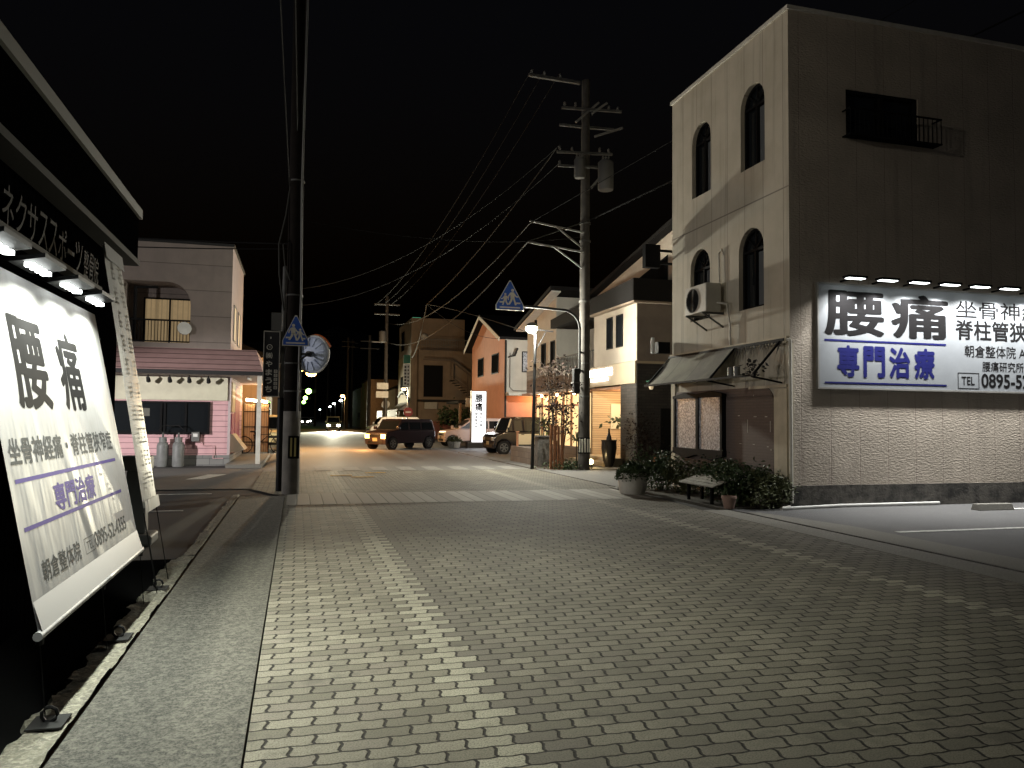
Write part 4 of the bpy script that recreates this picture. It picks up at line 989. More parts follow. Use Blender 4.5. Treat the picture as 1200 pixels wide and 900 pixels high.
tb = thing('fluorescent_tube', 'unlit white tube lamp under the entrance eave of pink house', 'lamp', (-1.5,26,2.72))
build('tube', MB().bar((-1.5,25.4,2.70),(-1.5,26.6,2.70),.06), M['white'], tb); build('fitting', MB().bar((-1.5,25.5,2.74),(-1.5,26.5,2.74),.1,.03), M['offwhite'], tb)
for k, x in enumerate((-3.90, -3.46)):
    t = thing('gas_cylinder', ['left', 'right'][k] + ' one of two grey gas cylinders against the pink wall', 'gas cylinder', (x,25.3,-.03), 'gas cylinders')
    build('body', MB().lathe((x,25.3,-.03), [(.155,0),(.17,.05),(.17,.62),(.15,.71),(.08,.77)], 22), M['tank'], t, smooth=True)
    build('collar', MB().lathe((x,25.3,.72), [(.11,0),(.11,.14),(.10,.14),(.10,0)], 16), M['tank'], t)
    build('valve', MB().cyl((x,25.3,.73),(x,25.3,1.0),.03), M['steel'], t)
hs = MB()
for x in (-3.90, -3.46):
    hs.tube([(x,25.3,1.0),(x+(-.12 if x < -3.7 else .12),25.3,1.10),(x,25.35,1.22),(-3.68,25.45,1.20)], .018)
tag(build('gas_hose', hs, M['cable'], smooth=True), 'looped black hoses joining the two gas cylinders', 'hose')
gm = thing('gas_meter', 'small grey gas meter on the pink wall with pipes', 'meter', (-3.0,25.6,.8))
build('body', MB().box(-3.13,-2.9,25.52,25.69,.72,1.02), M['grey'], gm, bevel=.02); build('dial', MB().box(-3.08,-2.95,25.51,25.52,.87,.97), M['white'], gm)
build('pipe', MB().tube([(-3.15,25.62,.95),(-3.3,25.62,.95),(-3.3,25.62,.35)], .015).tube([(-2.88,25.62,.95),(-2.85,25.62,.95),(-2.85,25.62,.60),(-2.5,25.62,.60),(-2.5,25.62,.2),(-2.2,25.62,.2)], .015), M['pink'], gm, smooth=True)
ds = thing('satellite_dish', 'tilted white satellite dish on the beige balcony rail', 'satellite dish', (-3.5,25.85,4.2))
build('dish', MB().tube([(-3.48,25.85,4.22),(-3.46,25.80,4.24),(-3.45,25.77,4.25)], .19, 20, .21), M['white'], ds, smooth=True); build('arm', MB().bar((-3.48,25.88,4.2),(-3.5,26.04,4.2),.04), M['steel'], ds)
# screen, bicycle, car at the side
scn = thing('slat_screen', 'orange lit slatted screen beyond the pink house entrance', 'fence', (-1.6,32,0))
build('panel', MB().box(-2.05,-1.08,32.0,32.04,.12,2.0), M['timber'], scn)
mb = MB()
for x in (-2.05,-1.6,-1.1): mb.box(x,x+.04,31.96,31.998,0,2.05)
for z in (.5,1.1,1.7): mb.box(-2.01,-1.08,31.962,31.996,z,z+.03)
build('frame', mb, M['frame'], scn)
light('POINT', 'porch_light', (-1.35,30.9,2.35), 26, (1,.62,.28), scn, size=.06)
build('porch_bulb', MB().cyl((-1.95,31.9,2.18),(-1.15,31.9,2.10),.05), M['lampwarm'], scn)
bk = thing('bicycle', 'black bicycle parked against the slatted screen by pink house', 'bicycle', (-1.7,31.5,.09))
for x in (-1.95, -.98-.0):
    xx = x+.30 if x > -1.5 else x+.0
    wv = build('wheel', MB().tube([(xx+.30*math.cos(a*math.pi/10),31.5,.42+.32*math.sin(a*math.pi/10)) for a in range(21)], .02, 6), M['black'], bk)
    mb = MB()
    for a in range(8): mb.bar((xx,31.5,.42),(xx+.29*math.cos(a*.785),31.5,.42+.31*math.sin(a*.785)),.006)
    build('spokes', mb, M['steel'], wv)
build('frame', MB().tube([(-1.95,31.5,.42),(-1.5,31.5,.40),(-1.62,31.5,.82)], .016).tube([(-1.62,31.5,.78),(-1.0,31.5,.85),(-.68,31.5,.42)], .016).tube([(-1.5,31.5,.40),(-1.0,31.5,.85)], .016), M['black'], bk)
build('saddle', MB().box(-1.75,-1.5,31.42,31.58,.90,.96), M['black'], bk, bevel=.02); build('handlebar', MB().tube([(-1.0,31.25,1.05),(-.95,31.5,1.0),(-1.0,31.75,1.05)], .014).tube([(-.95,31.5,1.0),(-1.0,31.5,.85)], .014), M['steel'], bk)
# added side street lamp, out of view, lights the pink house front and the pole
LL = street_lamp(-11.5, 14.6, 3.3, M['lampcool'], 'added unseen white street lamp of the dark lot beyond the black building', (1,.95,.93), 1300, 1)
light('SPOT', 'lamp_light', (-11.2,14.7,2.9), 6500, (1,.95,.93), LL, aim=(-2.8,25.5,.3), size=.14, spot=34, blend=.6)  # extra beam added to brighten the lower pink front

# ------------------------------------------------------------------ salon (shop with lit entrance)
SX = 10.2
sl = thing('salon_building', 'two storey salon with dark stone ground floor and glowing entrance', 'building', (SX,22.1,0))
build('upper_front', MB().box(SX,13.5,22.1,25.7,3.40,5.24), M['salon_wall'], sl)
build('back_wall', MB().box(11.6,13.5,25.7,29.9,2.6,5.3), M['salon_wall'], sl)
gt = [(-34.0,2.6),(-29.9,2.6),(-29.9,6.58),(-34.0,5.75)]
build('wing_wall', MB().prism(gt, (SX,0,0), NY, UZ, (3.2,0,0)), M['palewall'], sl)
rfp = [(-34.6,5.66),(-29.2,6.75),(-29.2,6.90),(-34.6,5.80)]
build('wing_roof', MB().prism(rfp, (SX-.5,0,0), NY, UZ, (4.2,0,0)), M['darkroof'], sl)
build('wing_soffit', MB().prism([(-34.5,5.62),(-29.3,6.68),(-29.3,6.745),(-34.5,5.675)], (SX-.42,0,0), NY, UZ, (.4,0,0)), M['white'], sl)
build('wing_band', MB().box(SX-.02,SX+.3,29.92,34.02,2.62,3.72), M['brownband'], sl)
ups = [(-30,5.4),(-21.5,5.4),(-21.5,7.86),(-30,6.36)]
build('attic_wall', MB().prism(ups, (11.6,0,0), NY, UZ, (2.5,0,0)), M['salon_wall'], sl)
build('attic_roof', MB().prism([(-30.3,6.32),(-21.2,7.93),(-21.2,8.07),(-30.3,6.46)], (11.3,0,0), NY, UZ, (3,0,0)), M['darkroof'], sl)
build('attic_window', MB().prism([(-25.5,5.75),(-22.7,5.75),(-22.7,6.95),(-25.5,6.45)], (11.57,0,0), NY, UZ, (.02,0,0)), M['glass'], sl)
build('attic_window', MB().prism([(-28.6,5.75),(-26.1,5.75),(-26.1,6.30)], (11.57,0,0), NY, UZ, (.02,0,0)), M['glass'], sl)
build('roof_skirt', MB().prism([(-30.0,5.26),(-21.85,5.26),(-21.85,5.95),(-26,5.8),(-30.0,5.62)], (SX-.22,0,0), NY, UZ, (3.2,0,0)), M['darkroof'], sl)
build('eave_trim', MB().box(SX-.20,13.4,21.88,25.75,5.20,5.256), M['tan'], sl)
for y0, y1 in ((24.02,24.46),(23.18,23.64)):
    w = build('window', MB().box(SX-.014,SX+.02,y0,y1,3.96,4.96), M['glass'], sl)
    build('frame', MB().box(SX-.03,SX-.001,y0-.04,y0,3.92,5.0).box(SX-.03,SX-.001,y1,y1+.04,3.92,5.0).box(SX-.03,SX-.001,y0,y1,4.96,5.0).box(SX-.03,SX-.001,y0,y1,3.92,3.96), M['frame'], w)
for y0, y1 in ((31.3,31.82),(30.1,30.55)):
    w = build('window', MB().box(SX-.014,SX+.02,y0,y1,3.80,4.75), M['glass'], sl)
    build('frame', MB().box(SX-.03,SX-.001,y0-.05,y0,3.75,4.8).box(SX-.03,SX-.001,y1,y1+.05,3.75,4.8).box(SX-.03,SX-.001,y0,y1,4.75,4.8).box(SX-.03,SX-.001,y0,y1,3.75,3.8), M['frame'], w)
w = build('balcony_door', MB().box(11.57,11.62,27.2,28.4,3.5,4.9), M['glass'], sl)
build('balcony_slab', MB().box(SX,11.6,25.7,29.9,2.64,3.30), M['brownband'], sl)
mb = MB()
for i in range(24): mb.box(SX+.02,SX+.04,25.72+i*.178,25.74+i*.178,3.3,4.0)
mb.box(SX+.01,SX+.05,25.7,29.9,4.0,4.05); build('balcony_rail', mb, M['steel'], sl)
build('sign_band', MB().box(SX-.06,13.5,22.08,26.2,2.68,3.38), mat('beige_band', (.42,.34,.24), .8), sl)
build('stone_pier', MB().box(SX-.02,SX+.5,22.1,23.28,0,2.68), M['darkbrick'], sl)
build('stone_side', MB().box(SX,13.5,22.06,22.1,0,3.30), M['darkbrick_x'], sl)
build('side_wall_upper', MB().box(SX+.02,13.5,22.09,22.12,3.32,5.2), mat('side_grey_brown', (.20,.165,.14), .85, (.17,.14,.12), 2), sl)
build('side_door', MB().box(11.0,11.6,22.02,22.06,.05,1.9), M['frame'], sl)
er = build('entrance_room', MB().box(12.3,12.4,23.0,33.2,.1,2.62).box(SX+.1,12.3,26.05,26.12,.1,2.62).box(SX+.5,12.3,23.2,23.28,.1,2.62), M['salon_in'], sl)
build('entrance_ceiling', MB().box(SX,12.3,23.28,33.2,2.56,2.63), M['wood'], sl)
build('entrance_step', MB().box(SX-.35,12.3,23.1,26.4,0,.28), M['tile'], sl)
build('step_tread', MB().box(SX-.62,SX-.35,23.3,26.6,0,.14), M['tile'], sl)
d = build('glass_door', MB().box(11.9,11.93,24.2,25.4,.3,2.4), M['glow_wall'], sl)
build('frame', MB().box(11.84,11.89,24.1,24.2,.3,2.5).box(11.84,11.89,25.4,25.5,.3,2.5).box(11.84,11.89,24.75,24.85,.3,2.4).box(11.84,11.89,24.2,25.4,2.4,2.5), M['wood'], d)
build('poster', MB().box(11.0,11.5,26.0,26.045,1.2,2.1), mat('poster_paper', (.6,.55,.42), .7), sl)
shp = build('shop_window', MB().box(SX+.10,SX+.13,26.3,33.0,.5,2.5), M['glow_wall'], sl)
mb = MB()
for i in range(8): mb.box(SX+.04,SX+.098,26.3+i*.93,26.4+i*.93,.1,2.55)
mb.box(SX+.04,SX+.097,26.4,32.9,2.05,2.12); build('mullions', mb, M['wood'], shp)
build('low_wall', MB().box(SX,SX+.1,26.3,33.0,0,.5), M['blockwall'], sl)
mb = MB()
for i in range(6):
    y = 26.05-i*.38   # backlit characters along the fascia
    for a, b, c, dd in ((0,.30,.20,.25),(0,.30,.0,.05),(0,.05,.05,.20),(.25,.30,.05,.20),(.125,.175,.05,.20)): mb.box(SX-.12,SX-.075,y-b,y-a,3.03+c,3.03+dd)
build('backlit_letters', mb, M['backlit_letter'], sl)
build('backlit_letters', MB().box(SX-.12,SX-.075,24.2,25.7,2.86,2.95), M['backlit_letter'], sl)
light('AREA', 'sign_glow', (SX-.2,25.1,3.05), 16, (.92,.96,1), sl, aim=(SX-3,25.1,2.8), size=1.9, size_y=.3)
light('POINT', 'entrance_light', (11.1,24.6,2.35), 150, (1,.76,.44), sl, size=.08)
for y in (27.3, 29.3, 31.3): light('POINT', 'canopy_light', (SX-.25,y,2.45), 22, (1,.74,.42), sl, size=.05)
mb = MB()
for y in (27.3, 29.3, 31.3): mb.ball((SX-.15,y,2.52), .06, 10, 6)
mb.ball((11.6,25.2,2.35), .07, 10, 6); build('downlight', mb, M['bulb'], sl)
build('canopy', MB().box(SX-.5,SX,26.22,33.2,2.58,2.66), M['wood'], sl)
build('added_floodlight', MB().box(11.4,11.8,34.01,34.2,4.6,4.8), M['darktrim'], sl)  # added fixture on the unseen rear wall of the wing
light('SPOT', 'added_flood_beam', (11.6,34.3,4.6), 1300, (1,.96,.86), sl, aim=(12.6,41,4.3), size=.1, spot=78, blend=.7)  # added beam that brightens the salmon house front
wl = thing('wall_lamp', 'small warm lantern on dark stone side wall of the salon', 'lamp', (10.62,22.0,2.6))
build('cap', MB().box(10.5,10.68,21.9,22.05,2.72,2.76), mat('green_cap', (.05,.15,.09), .5), wl); build('shade', MB().lathe((10.62,21.93,2.48), [(.04,0),(.07,.05),(.06,.18),(.03,.22)], 12), M['litwin'], wl, smooth=True)
gs = thing('ground_spotlight', 'bright warm ground spotlight at the foot of salon pole', 'spotlight', (9.0,22.9,.01))
build('can', MB().cyl((9.0,22.95,.02),(9.0,22.95,.14),.08), M['black'], gs); build('lens', MB().ball((8.99,22.88,.19), .09, 12, 8), M['bulb'], gs)
light('POINT', 'lamp_light', (8.98,22.70,.25), 14, (1,.72,.32), gs, size=.07)
vs_ = thing('vase', 'tall glossy black vase with slim neck before the salon step', 'vase', (9.66,23.0,.02))
build('jar', MB().lathe((9.66,23.0,.02), [(.12,0),(.19,.2),(.25,.6),(.24,.8),(.26,.86)], 24), M['vase'], vs_, smooth=True)
build('neck', MB().lathe((9.66,23.0,.87), [(.10,0),(.07,.12),(.035,.22),(.03,.38)], 16), M['vase'], vs_, smooth=True)
r = random.Random(31)
pf = thing('potted_plant', 'leafy green plant in salon doorway behind the black vase', 'plant', (10.6,23.6,.28))
build('foliage', MB().leaves(90, lambda: (10.6+r.gauss(0,.2), 23.7+r.gauss(0,.35), 1.45+r.gauss(0,.1)), .22, r), M['leaf2'], pf); build('stem', MB().cyl((10.6,23.7,.28),(10.6,23.7,1.5),.015), M['bark'], pf)
build('pot', MB().lathe((10.6,23.7,.28), [(.12,0),(.16,.28),(.14,.28)], 16), M['terracotta'], pf)
cb = thing('climbing_shrub', 'sparse dark shrub against the stone wall of the salon', 'shrub', (10.3,21.7,0))
build('foliage', MB().leaves(900, lambda: (10.25+r.gauss(0,.3), 21.75+r.gauss(0,.14), abs(r.gauss(.9,.45))), .07, r), M['leafred'], cb)
mb = MB()
for k in range(7): mb.tube([(10.3,21.75,0),(10.2+r.gauss(0,.15),21.75,.7),(10.2+r.gauss(0,.35),21.75+r.gauss(0,.1),1.6)], .012, 5, .004)
build('stem', mb, M['bark'], cb)
bs_ = thing('brick_stack', 'stack of rusty edged bricks in gap beside the cream building', 'brick stack', (11.9,21.6,0))
build('bricks', MB().box(11.55,12.1,21.5,21.9,0,1.75), bark_or_tile('rusty_brick', (.22,.12,.07), (.10,.06,.04), .22, .08, (.02,.018,.015), 'x'), bs_)
build('cap', MB().box(11.5,12.15,21.45,21.95,1.752,1.8), M['darkbrick_x'], bs_)
wd = thing('a_frame_board', 'small wooden easel board on ground before dark salon side', 'board', (10.6,20.9,0))
build('frame', MB().bar((10.55,20.9,.0),(10.65,20.95,.45),.04).bar((10.2,20.9,.42),(10.66,20.93,.44),.04).bar((10.2,20.9,.0),(10.25,20.92,.42),.04), M['wood'], wd); build('panel', MB().box(10.24,10.58,20.92,20.935,.08,.4), M['frame'], wd)

# garden in front of the salon
tr = thing('young_tree', 'slender multi stemmed tree with sparse leaves before the salon', 'tree', (7.85,22.5,0))
r = random.Random(44); mb = MB(); tips = []
for k in range(5):
    a = r.uniform(0,6.28); p = [V((7.85+.08*math.cos(a),22.5+.08*math.sin(a),0))]
    dr = V((math.cos(a)*.10+.03, math.sin(a)*.14, .92))
    for j in range(5): p.append(p[-1] + dr*.62 + V((r.gauss(0,.05), r.gauss(0,.05), 0)))
    mb.tube(p, .032, 7, .008); 
    for j in (2,3,4,5):
        for q in range(3):
            e = p[j] + V((r.gauss(0,.26), r.gauss(0,.30), r.uniform(.05,.4))); e.x = max(e.x, 7.42); mb.tube([p[j], p[j].lerp(e,.5)+V((0,0,.06)), e], .01, 5, .004); tips.append(e)
build('trunk', mb, M['bark'], tr, smooth=True)
def tf():
    e = r.choice(tips); return (e.x+r.gauss(0,.14), e.y+r.gauss(0,.14), e.z+r.gauss(0,.12))
build('crown', MB().leaves(950, tf, .11, r), M['leafred'], tr)
wf = thing('wooden_screen', 'reddish upright wooden slat screen beside the thin lamp pole', 'fence', (7.5,22.3,0))
for k in range(4): build('slat', MB().box(7.36+k*.10,7.43+k*.10,22.05-k*.05,22.12-k*.05,0,1.35-.02*k), M['wood'], wf)
build('rail', MB().bar((7.36,22.17,.3),(7.8,21.98,.3),.04).bar((7.36,22.17,1.1),(7.8,21.98,1.1),.04), M['wood'], wf)
sp_ = thing('stone_pillar', 'rough stone gate pillar between block wall and wooden screen', 'pillar', (7.6,23.6,0))
build('shaft', MB().box(7.40,7.80,23.4,23.8,-.02,.95), M['stone'], sp_, bevel=.03); build('cap', MB().box(7.37,7.83,23.37,23.83,.952,1.0), M['stone'], sp_)
bw_ = thing('garden_wall', 'low block garden wall between the box car and stone pillar', 'wall', (7.6,26,0))
build('blocks', MB().box(7.50,7.68,24.2,27.0,-.02,.55), M['blockwall'], bw_); build('end_blocks', MB().box(7.68,9.4,26.82,27.0,-.02,.55), M['blockwall'], bw_)
gp = thing('gate_post', 'thin wooden gate post on the low block wall', 'post', (7.58,26.4,.55))
build('post', MB().box(7.55,7.62,26.4,26.47,.55,1.05), M['wood'], gp); build('cap', MB().box(7.53,7.64,26.38,26.49,1.052,1.09), M['wood'], gp)
def spiky(x, y, z0, h, n, L, lab, m, seed, name='spiky_plant'):
    r = random.Random(seed); t = thing(name, lab, 'plant', (x,y,z0))
    build('stem', MB().cyl((x,y,z0),(x,y,z0+h),.03,.02,8), M['bark'], t)
    mb = MB()
    for k in range(n):
        a = r.uniform(0,6.28); e = r.uniform(-.2,1.1); d = V((math.cos(a)*math.cos(e), math.sin(a)*math.cos(e), math.sin(e)))
        p0 = V((x,y,z0+h)); p1 = p0 + d*L*.55 + V((0,0,.05)); p2 = p0 + d*L - V((0,0,L*.18)); sdw = d.cross(V((0,0,1))).normalized()*L*.05
        mb.add([p0-sdw*.5, p1-sdw, p2, p1+sdw, p0+sdw*.5], [(0,1,2,3,4)])
    build('fronds', mb, M[m], t)
spiky(8.3, 25.6, 0, 1.25, 36, .6, 'yellow green palm like plant above the low block wall', 'palm', 1)
spiky(8.0, 24.2, 0, 1.0, 30, .45, 'spiky plant close behind the stone pillar', 'palm', 2)
spiky(7.9, 24.8, 0, 1.9, 24, .3, 'tall thin stemmed plant behind stone pillar', 'leafred', 3)
spiky(9.0, 24.2, 0, .8, 40, .5, 'bushy spiky plant by the lit salon glass', 'leaf2', 4)
gv = thing('garden_bed', 'dark low planting around the foot of slender tree', 'ground cover', (7.9,22.3,0)); 
build('foliage', MB().leaves(900, lambda: (7.9+r.gauss(0,.3), 22.2+r.gauss(0,.25), abs(r.gauss(.08,.1))), .08, r), M['leaf'], gv); build('soil', MB().box(7.3,8.9,21.7,23.2,.0,.02), M['bark'], gv)

# ------------------------------------------------------------------ salmon house
sh = thing('gabled_house', 'salmon gabled house behind the parked cars and white pylon sign', 'house', (11,41,0))
gb = [(-49.3,0),(-41.1,0),(-41.1,6.05),(-45.7,7.75),(-49.3,6.15)]
build('gable_wall', MB().prism(gb, (11,0,0), NY, UZ, (.2,0,0)), M['peach'], sh)
build('front_wall', MB().box(11.01,18,41.06,41.3,3.0,6.05), M['palewall'], sh)
build('lower_front', MB().box(11.01,18,41.5,41.7,0,3.0), M['peach'], sh)
mb = MB()
for s_ in ((-41.0,6.02,-45.7,7.74),(-49.7,6.0,-45.7,7.74)):
    y0, z0, y1, z1 = -s_[0], s_[1], -s_[2], s_[3]
    k = .35 if y0 < y1 else -.35
    mb.add([(10.6,y0-k,z0-.12),(10.6,y1,z1+.02),(18,y1,z1+.02),(18,y0-k,z0-.12),(10.6,y0-k,z0+.03),(10.6,y1,z1+.17),(18,y1,z1+.17),(18,y0-k,z0+.03)], [(0,1,2,3),(4,7,6,5),(0,4,5,1),(0,3,7,4)])
build('roof', mb, M['darkroof'], sh)
mb = MB()
for y0, z0 in ((41.0-.3,5.92),(49.7+.3,5.9)): mb.bar((10.58,y0,z0),(10.58,45.7,7.74),.03,.22)
build('bargeboard', mb, M['offwhite'], sh)
for y0, y1 in ((46.1,47.5),(42.4,43.9)):
    w = build('window', MB().box(10.985,11.01,y0,y1,4.2,5.25), M['glass'], sh)
    build('frame', MB().box(10.97,10.999,y0-.06,y0,4.14,5.31).box(10.97,10.999,y1,y1+.06,4.14,5.31).box(10.97,10.999,y0,y1,5.25,5.31).box(10.97,10.999,y0,y1,4.14,4.2), M['frame'], w)
w = build('window', MB().box(12.05,13.0,41.03,41.058,4.2,5.25), M['frosted'], sh)
build('frame', MB().box(11.99,12.05,41.02,41.055,4.14,5.31).box(13.0,13.06,41.02,41.055,4.14,5.31).box(12.05,13.0,41.02,41.055,5.25,5.31).box(12.05,13.0,41.02,41.055,4.14,4.2), M['frame'], w)
build('canopy', MB().box(11.05,18,40.3,41.5,2.82,2.97), M['offwhite'], sh)
build('drain_pipe', MB().tube([(11.05,41.0,5.9),(11.05,41.0,0)], .06), M['darktrim'], sh)
build('pipe_loop', MB().tube([(11.3,41.0,5.2),(11.3,41.0,3.3),(11.5,41.0,3.1),(13.2,41.0,3.1)], .03), M['paintsteel'], sh, smooth=True)
build('door', MB().box(13.5,14.2,41.45,41.5,0,2.1), M['litwin'], sh)
light('POINT', 'porch_light', (13.0,40.6,2.6), 150, (1,.5,.22), sh, size=.06)
cm_ = thing('security_camera', 'small grey camera arm on the salmon house corner', 'camera', (11.3,40.9,5.2))
build('arm', MB().bar((11.2,41.05,4.95),(11.3,40.8,5.0),.06).bar((11.3,40.8,5.0),(11.55,40.75,5.05),.09), M['darktrim'], cm_); build('body', MB().bar((11.5,40.75,5.05),(11.65,40.7,5.45),.1), M['darktrim'], cm_)

# backlit pylon sign
py = thing('pylon_sign', 'glowing white upright sign lettered 腰痛 beside parked cars', 'sign', (9.3,40,0))
build('base', MB().box(8.7,9.9,39.8,40.4,-.03,.28), M['blockwall'], py)
lt = build('lightbox', MB().box(8.93,9.70,39.95,40.2,.28,2.98), M['backlit'], py)
build('frame', MB().box(8.90,8.93,39.94,40.21,.28,3.01).box(9.70,9.73,39.94,40.21,.28,3.01).box(8.93,9.70,39.94,40.21,2.98,3.01), M['trim'], py)
mb = MB()
text(mb, '腰', (9.11,39.95,2.42), UX, UZ, .40, .40, wt=.03); text(mb, '痛', (9.11,39.95,1.95), UX, UZ, .40, .42, wt=.03)
build('headline', mb, M['ink'], py)
mb = MB()
for i, ch in enumerate('朝倉整体院'): text(mb, ch, (9.11,39.95,1.72-i*.17), UX, UZ, .14, .13, wt=.02)
for i, ch in enumerate('専門治療'): text(mb, ch, (9.37,39.95,1.72-i*.2), UX, UZ, .14, .13, wt=.02)
build('small_print', mb, M['greyink'], py)
light('AREA', 'sign_glow', (9.3,39.7,1.7), 90, (.96,.98,1), py, aim=(8.9,36,1.2), size=.7, size_y=2.4)
for k, (x, lab, m) in enumerate(((8.0,'white flower pot with green plant by the pylon sign','white'),(7.7,'grey box planter at the driveway edge near pylon sign','plasticgrey'))):
    t = thing('flower_pot', lab, 'pot', (x,39.3,0)); rr3 = random.Random(k)
    build('pot', MB().lathe((x,39.3,0), [(.14,0),(.2,.32),(.17,.32)], 14), M[m], t)
    build('foliage', MB().leaves(120, lambda: (x+rr3.gauss(0,.13), 39.3+rr3.gauss(0,.13), .42+rr3.gauss(0,.08)), .12, rr3), M['leaf2'], t)

# ------------------------------------------------------------------ tan three storey building
tbd = thing('tan_building', 'tan three storey building with outside staircase and terrace', 'building', (9,63,0))
build('tower', MB().box(9,13.5,63.6,71.5,0,9.9), M['tan'], tbd)
build('street_face', MB().box(8.97,9.0,63.62,71.5,.9,6.9), M['ochre'], tbd)
build('terrace_block', MB().box(9.5,17,62.6,63.6,0,7.15), M['tan'], tbd)
mb = MB().box(9.5,17,62.55,62.6,8.0,8.06).box(9.5,17,62.55,62.6,7.55,7.58)
for i in range(38): mb.box(9.5+i*.2,9.53+i*.2,62.56,62.6,7.15,8.0)
build('terrace_rail', mb, M['paintsteel'], tbd)
for y0, y1, z0, z1 in ((67.8,69.2,7.5,9.2),(68.5,69.5,3.6,5.2),(66.8,67.8,3.6,5.2),(65.0,66.0,3.6,5.2)):
    w = build('window', MB().box(8.93,8.965,y0,y1,z0,z1), M['glass'], tbd)
    build('frame', MB().box(8.90,8.929,y0-.06,y0,z0,z1).box(8.90,8.929,y1,y1+.06,z0,z1), M['frame'], w)
d = build('upper_door', MB().box(9.9,11.5,62.55,62.59,3.3,5.9), M['frame'], tbd)
build('frame', MB().box(9.82,9.9,62.5,62.58,3.3,5.98).box(11.5,11.58,62.5,62.58,3.3,5.98).box(9.9,11.5,62.5,62.58,5.9,5.98), M['tan'], d)
mb = MB()
for i in range(14): mb.box(12.0+i*.24,12.26+i*.24,61.6,62.5,3.2-i*.19+1.4,3.25-i*.19+1.4)
build('outside_stair', mb, M['frame'], tbd)
build('stair_rail', MB().bar((9.7,61.6,6.3),(12.0,61.6,6.25),.12).bar((12.0,61.6,6.25),(15.0,61.6,4.1),.12).bar((12.0,61.6,4.7),(12.0,61.6,6.2),.08).bar((13.4,61.6,2.4),(13.4,61.6,5.2),.08).bar((12,61.58,5.0),(15,61.58,2.9),.05), mat('stair_steel', (.16,.12,.09), .6), tbd)
build('landing_slab', MB().box(9.4,15.5,61.4,62.59,2.9,3.05), M['darktrim'], tbd)
build('ac_unit', MB().box(9.95,11.0,62.2,62.55,2.3,2.85), M['ac'], tbd)
build('shop_awning', MB().prism([(0,2.2),(0,2.9),(-.9,2.2)], (8.97,64,0), UX, UZ, (0,6.5,0)), M['offwhite'], tbd)
build('mural_arc', MB().tube([(8.95, 63.8+ .8*k, 2.9+1.0*math.sin(math.pi*k/9*.8)) for k in range(10)], .12, 6), mat('mural_blue', (.25,.3,.36), .8), tbd)
bsn = build('blade_sign', MB().box(8.35,8.9,63.3,63.45,4.1,6.0), M['white'], tbd)
mb = MB()
for i in range(6): mb.box(8.42,8.58,63.285,63.3,4.3+i*.27,4.48+i*.27); mb.box(8.68,8.80,63.285,63.3,4.25+i*.29,4.40+i*.29)
build('panel_marks', mb, M['greyink'], bsn)
build('blade_sign', MB().box(8.35,8.9,63.3,63.45,6.05,6.75), mat('green_panel', (.03,.16,.10), .6), tbd)
build('roof_beacon', MB().box(9.2,9.9,64.5,64.9,9.9,10.05), mat('green_beacon', (.1,.4,.3), .5, emit=(.2,1,.6), es=.3), tbd)
build('round_fixture', MB().ball((10.0,63.3,8.3), .28, 12, 8), M['white'], tbd)
hd_ = thing('hedge', 'dark hedge and red brick wall under the tan building stairs', 'hedge', (12,58,0))
rr4 = random.Random(9); build('foliage', MB().leaves(900, lambda: (12.4+rr4.uniform(-2,2), 58+rr4.gauss(0,.3), 1.6+rr4.gauss(0,.35)), .3, rr4), M['leaf'], hd_)
build('brick_base', MB().box(8.3,14.6,58.4,58.6,-.03,1.3), mat('red_wall', (.20,.07,.05), .85), hd_)
carp = thing('carport', 'dark carport with pale roof lamp left of salmon house', 'carport', (9.6,52,0))
build('roof', MB().box(10.2,14,49.8,54,2.55,2.7), M['darktrim'], carp); build('post', MB().box(10.3,10.45,49.9,50.05,-.03,2.55), M['tan'], carp)
build('sign_board', MB().box(10.7,11.9,49.7,49.78,2.3,2.9), M['offwhite'], carp)
# low houses along the far street
fh = [(9.5,78,7,9,4.5,'tan','low brown house right after the tan building'),(9,100,8,14,6.5,'brownband','dark two storey house beyond the brown house on the right'),(-9.5,60,8.2,12,5.5,'tan','dim house along the left side of the far street'),
      (-10,80,8.5,16,6,'palewall','pale dim house second along the far left side'),(10,128,9,22,6.5,'tan','distant right hand house past the tall poles'),(-10.5,110,9,25,6,'brownband','distant left hand house below the green signals'),(-9,42,7.4,10,4.6,'tan','low dim house just behind the slatted screen')]
for x, y, w_, l_, h_, m, lab in fh:
    t = thing('town_house', lab, 'house', (x,y,0), 'dim houses along the far street')
    x1 = x + w_
    build('wall', MB().box(x,x1,y,y+l_,-.03,h_), M[m], t)
    build('roof', MB().add([(x-.4,y-.4,h_),(x1+.4,y-.4,h_),(x1+.4,y+l_+.4,h_),(x-.4,y+l_+.4,h_),((x+x1)/2,y+1.5,h_+1.8),((x+x1)/2,y+l_-1.5,h_+1.8)], [(0,1,4),(1,2,5,4),(2,3,5),(3,0,4,5),(3,2,1,0)]), M['darkroof'], t)
    for k in range(2): 
        xs_ = x-.02 if x > 0 else x1+.02; build('window', MB().box(min(xs_,xs_+.01),max(xs_,xs_+.01)+.01,y+1.5+k*3,y+3+k*3,1.2,2.4), M['glass'], t)
fn = thing('board_fence', 'brown board fence beside the road in front of far low house', 'fence', (7.6,62,0))
build('boards', MB().box(7.5,7.6,60,76,-.03,2.2), mat('brown_boards', (.20,.13,.08), .85, lines=[('Y', .3, .02, 0)]), fn); build('posts', MB().box(7.44,7.499,60,60.1,0,2.3).box(7.44,7.499,68,68.1,0,2.3), M['wood'], fn)
hg = thing('roadside_weeds', 'yellowish roadside shrub at the foot of the board fence', 'shrub', (7.0,58,0)); rr4 = random.Random(10)
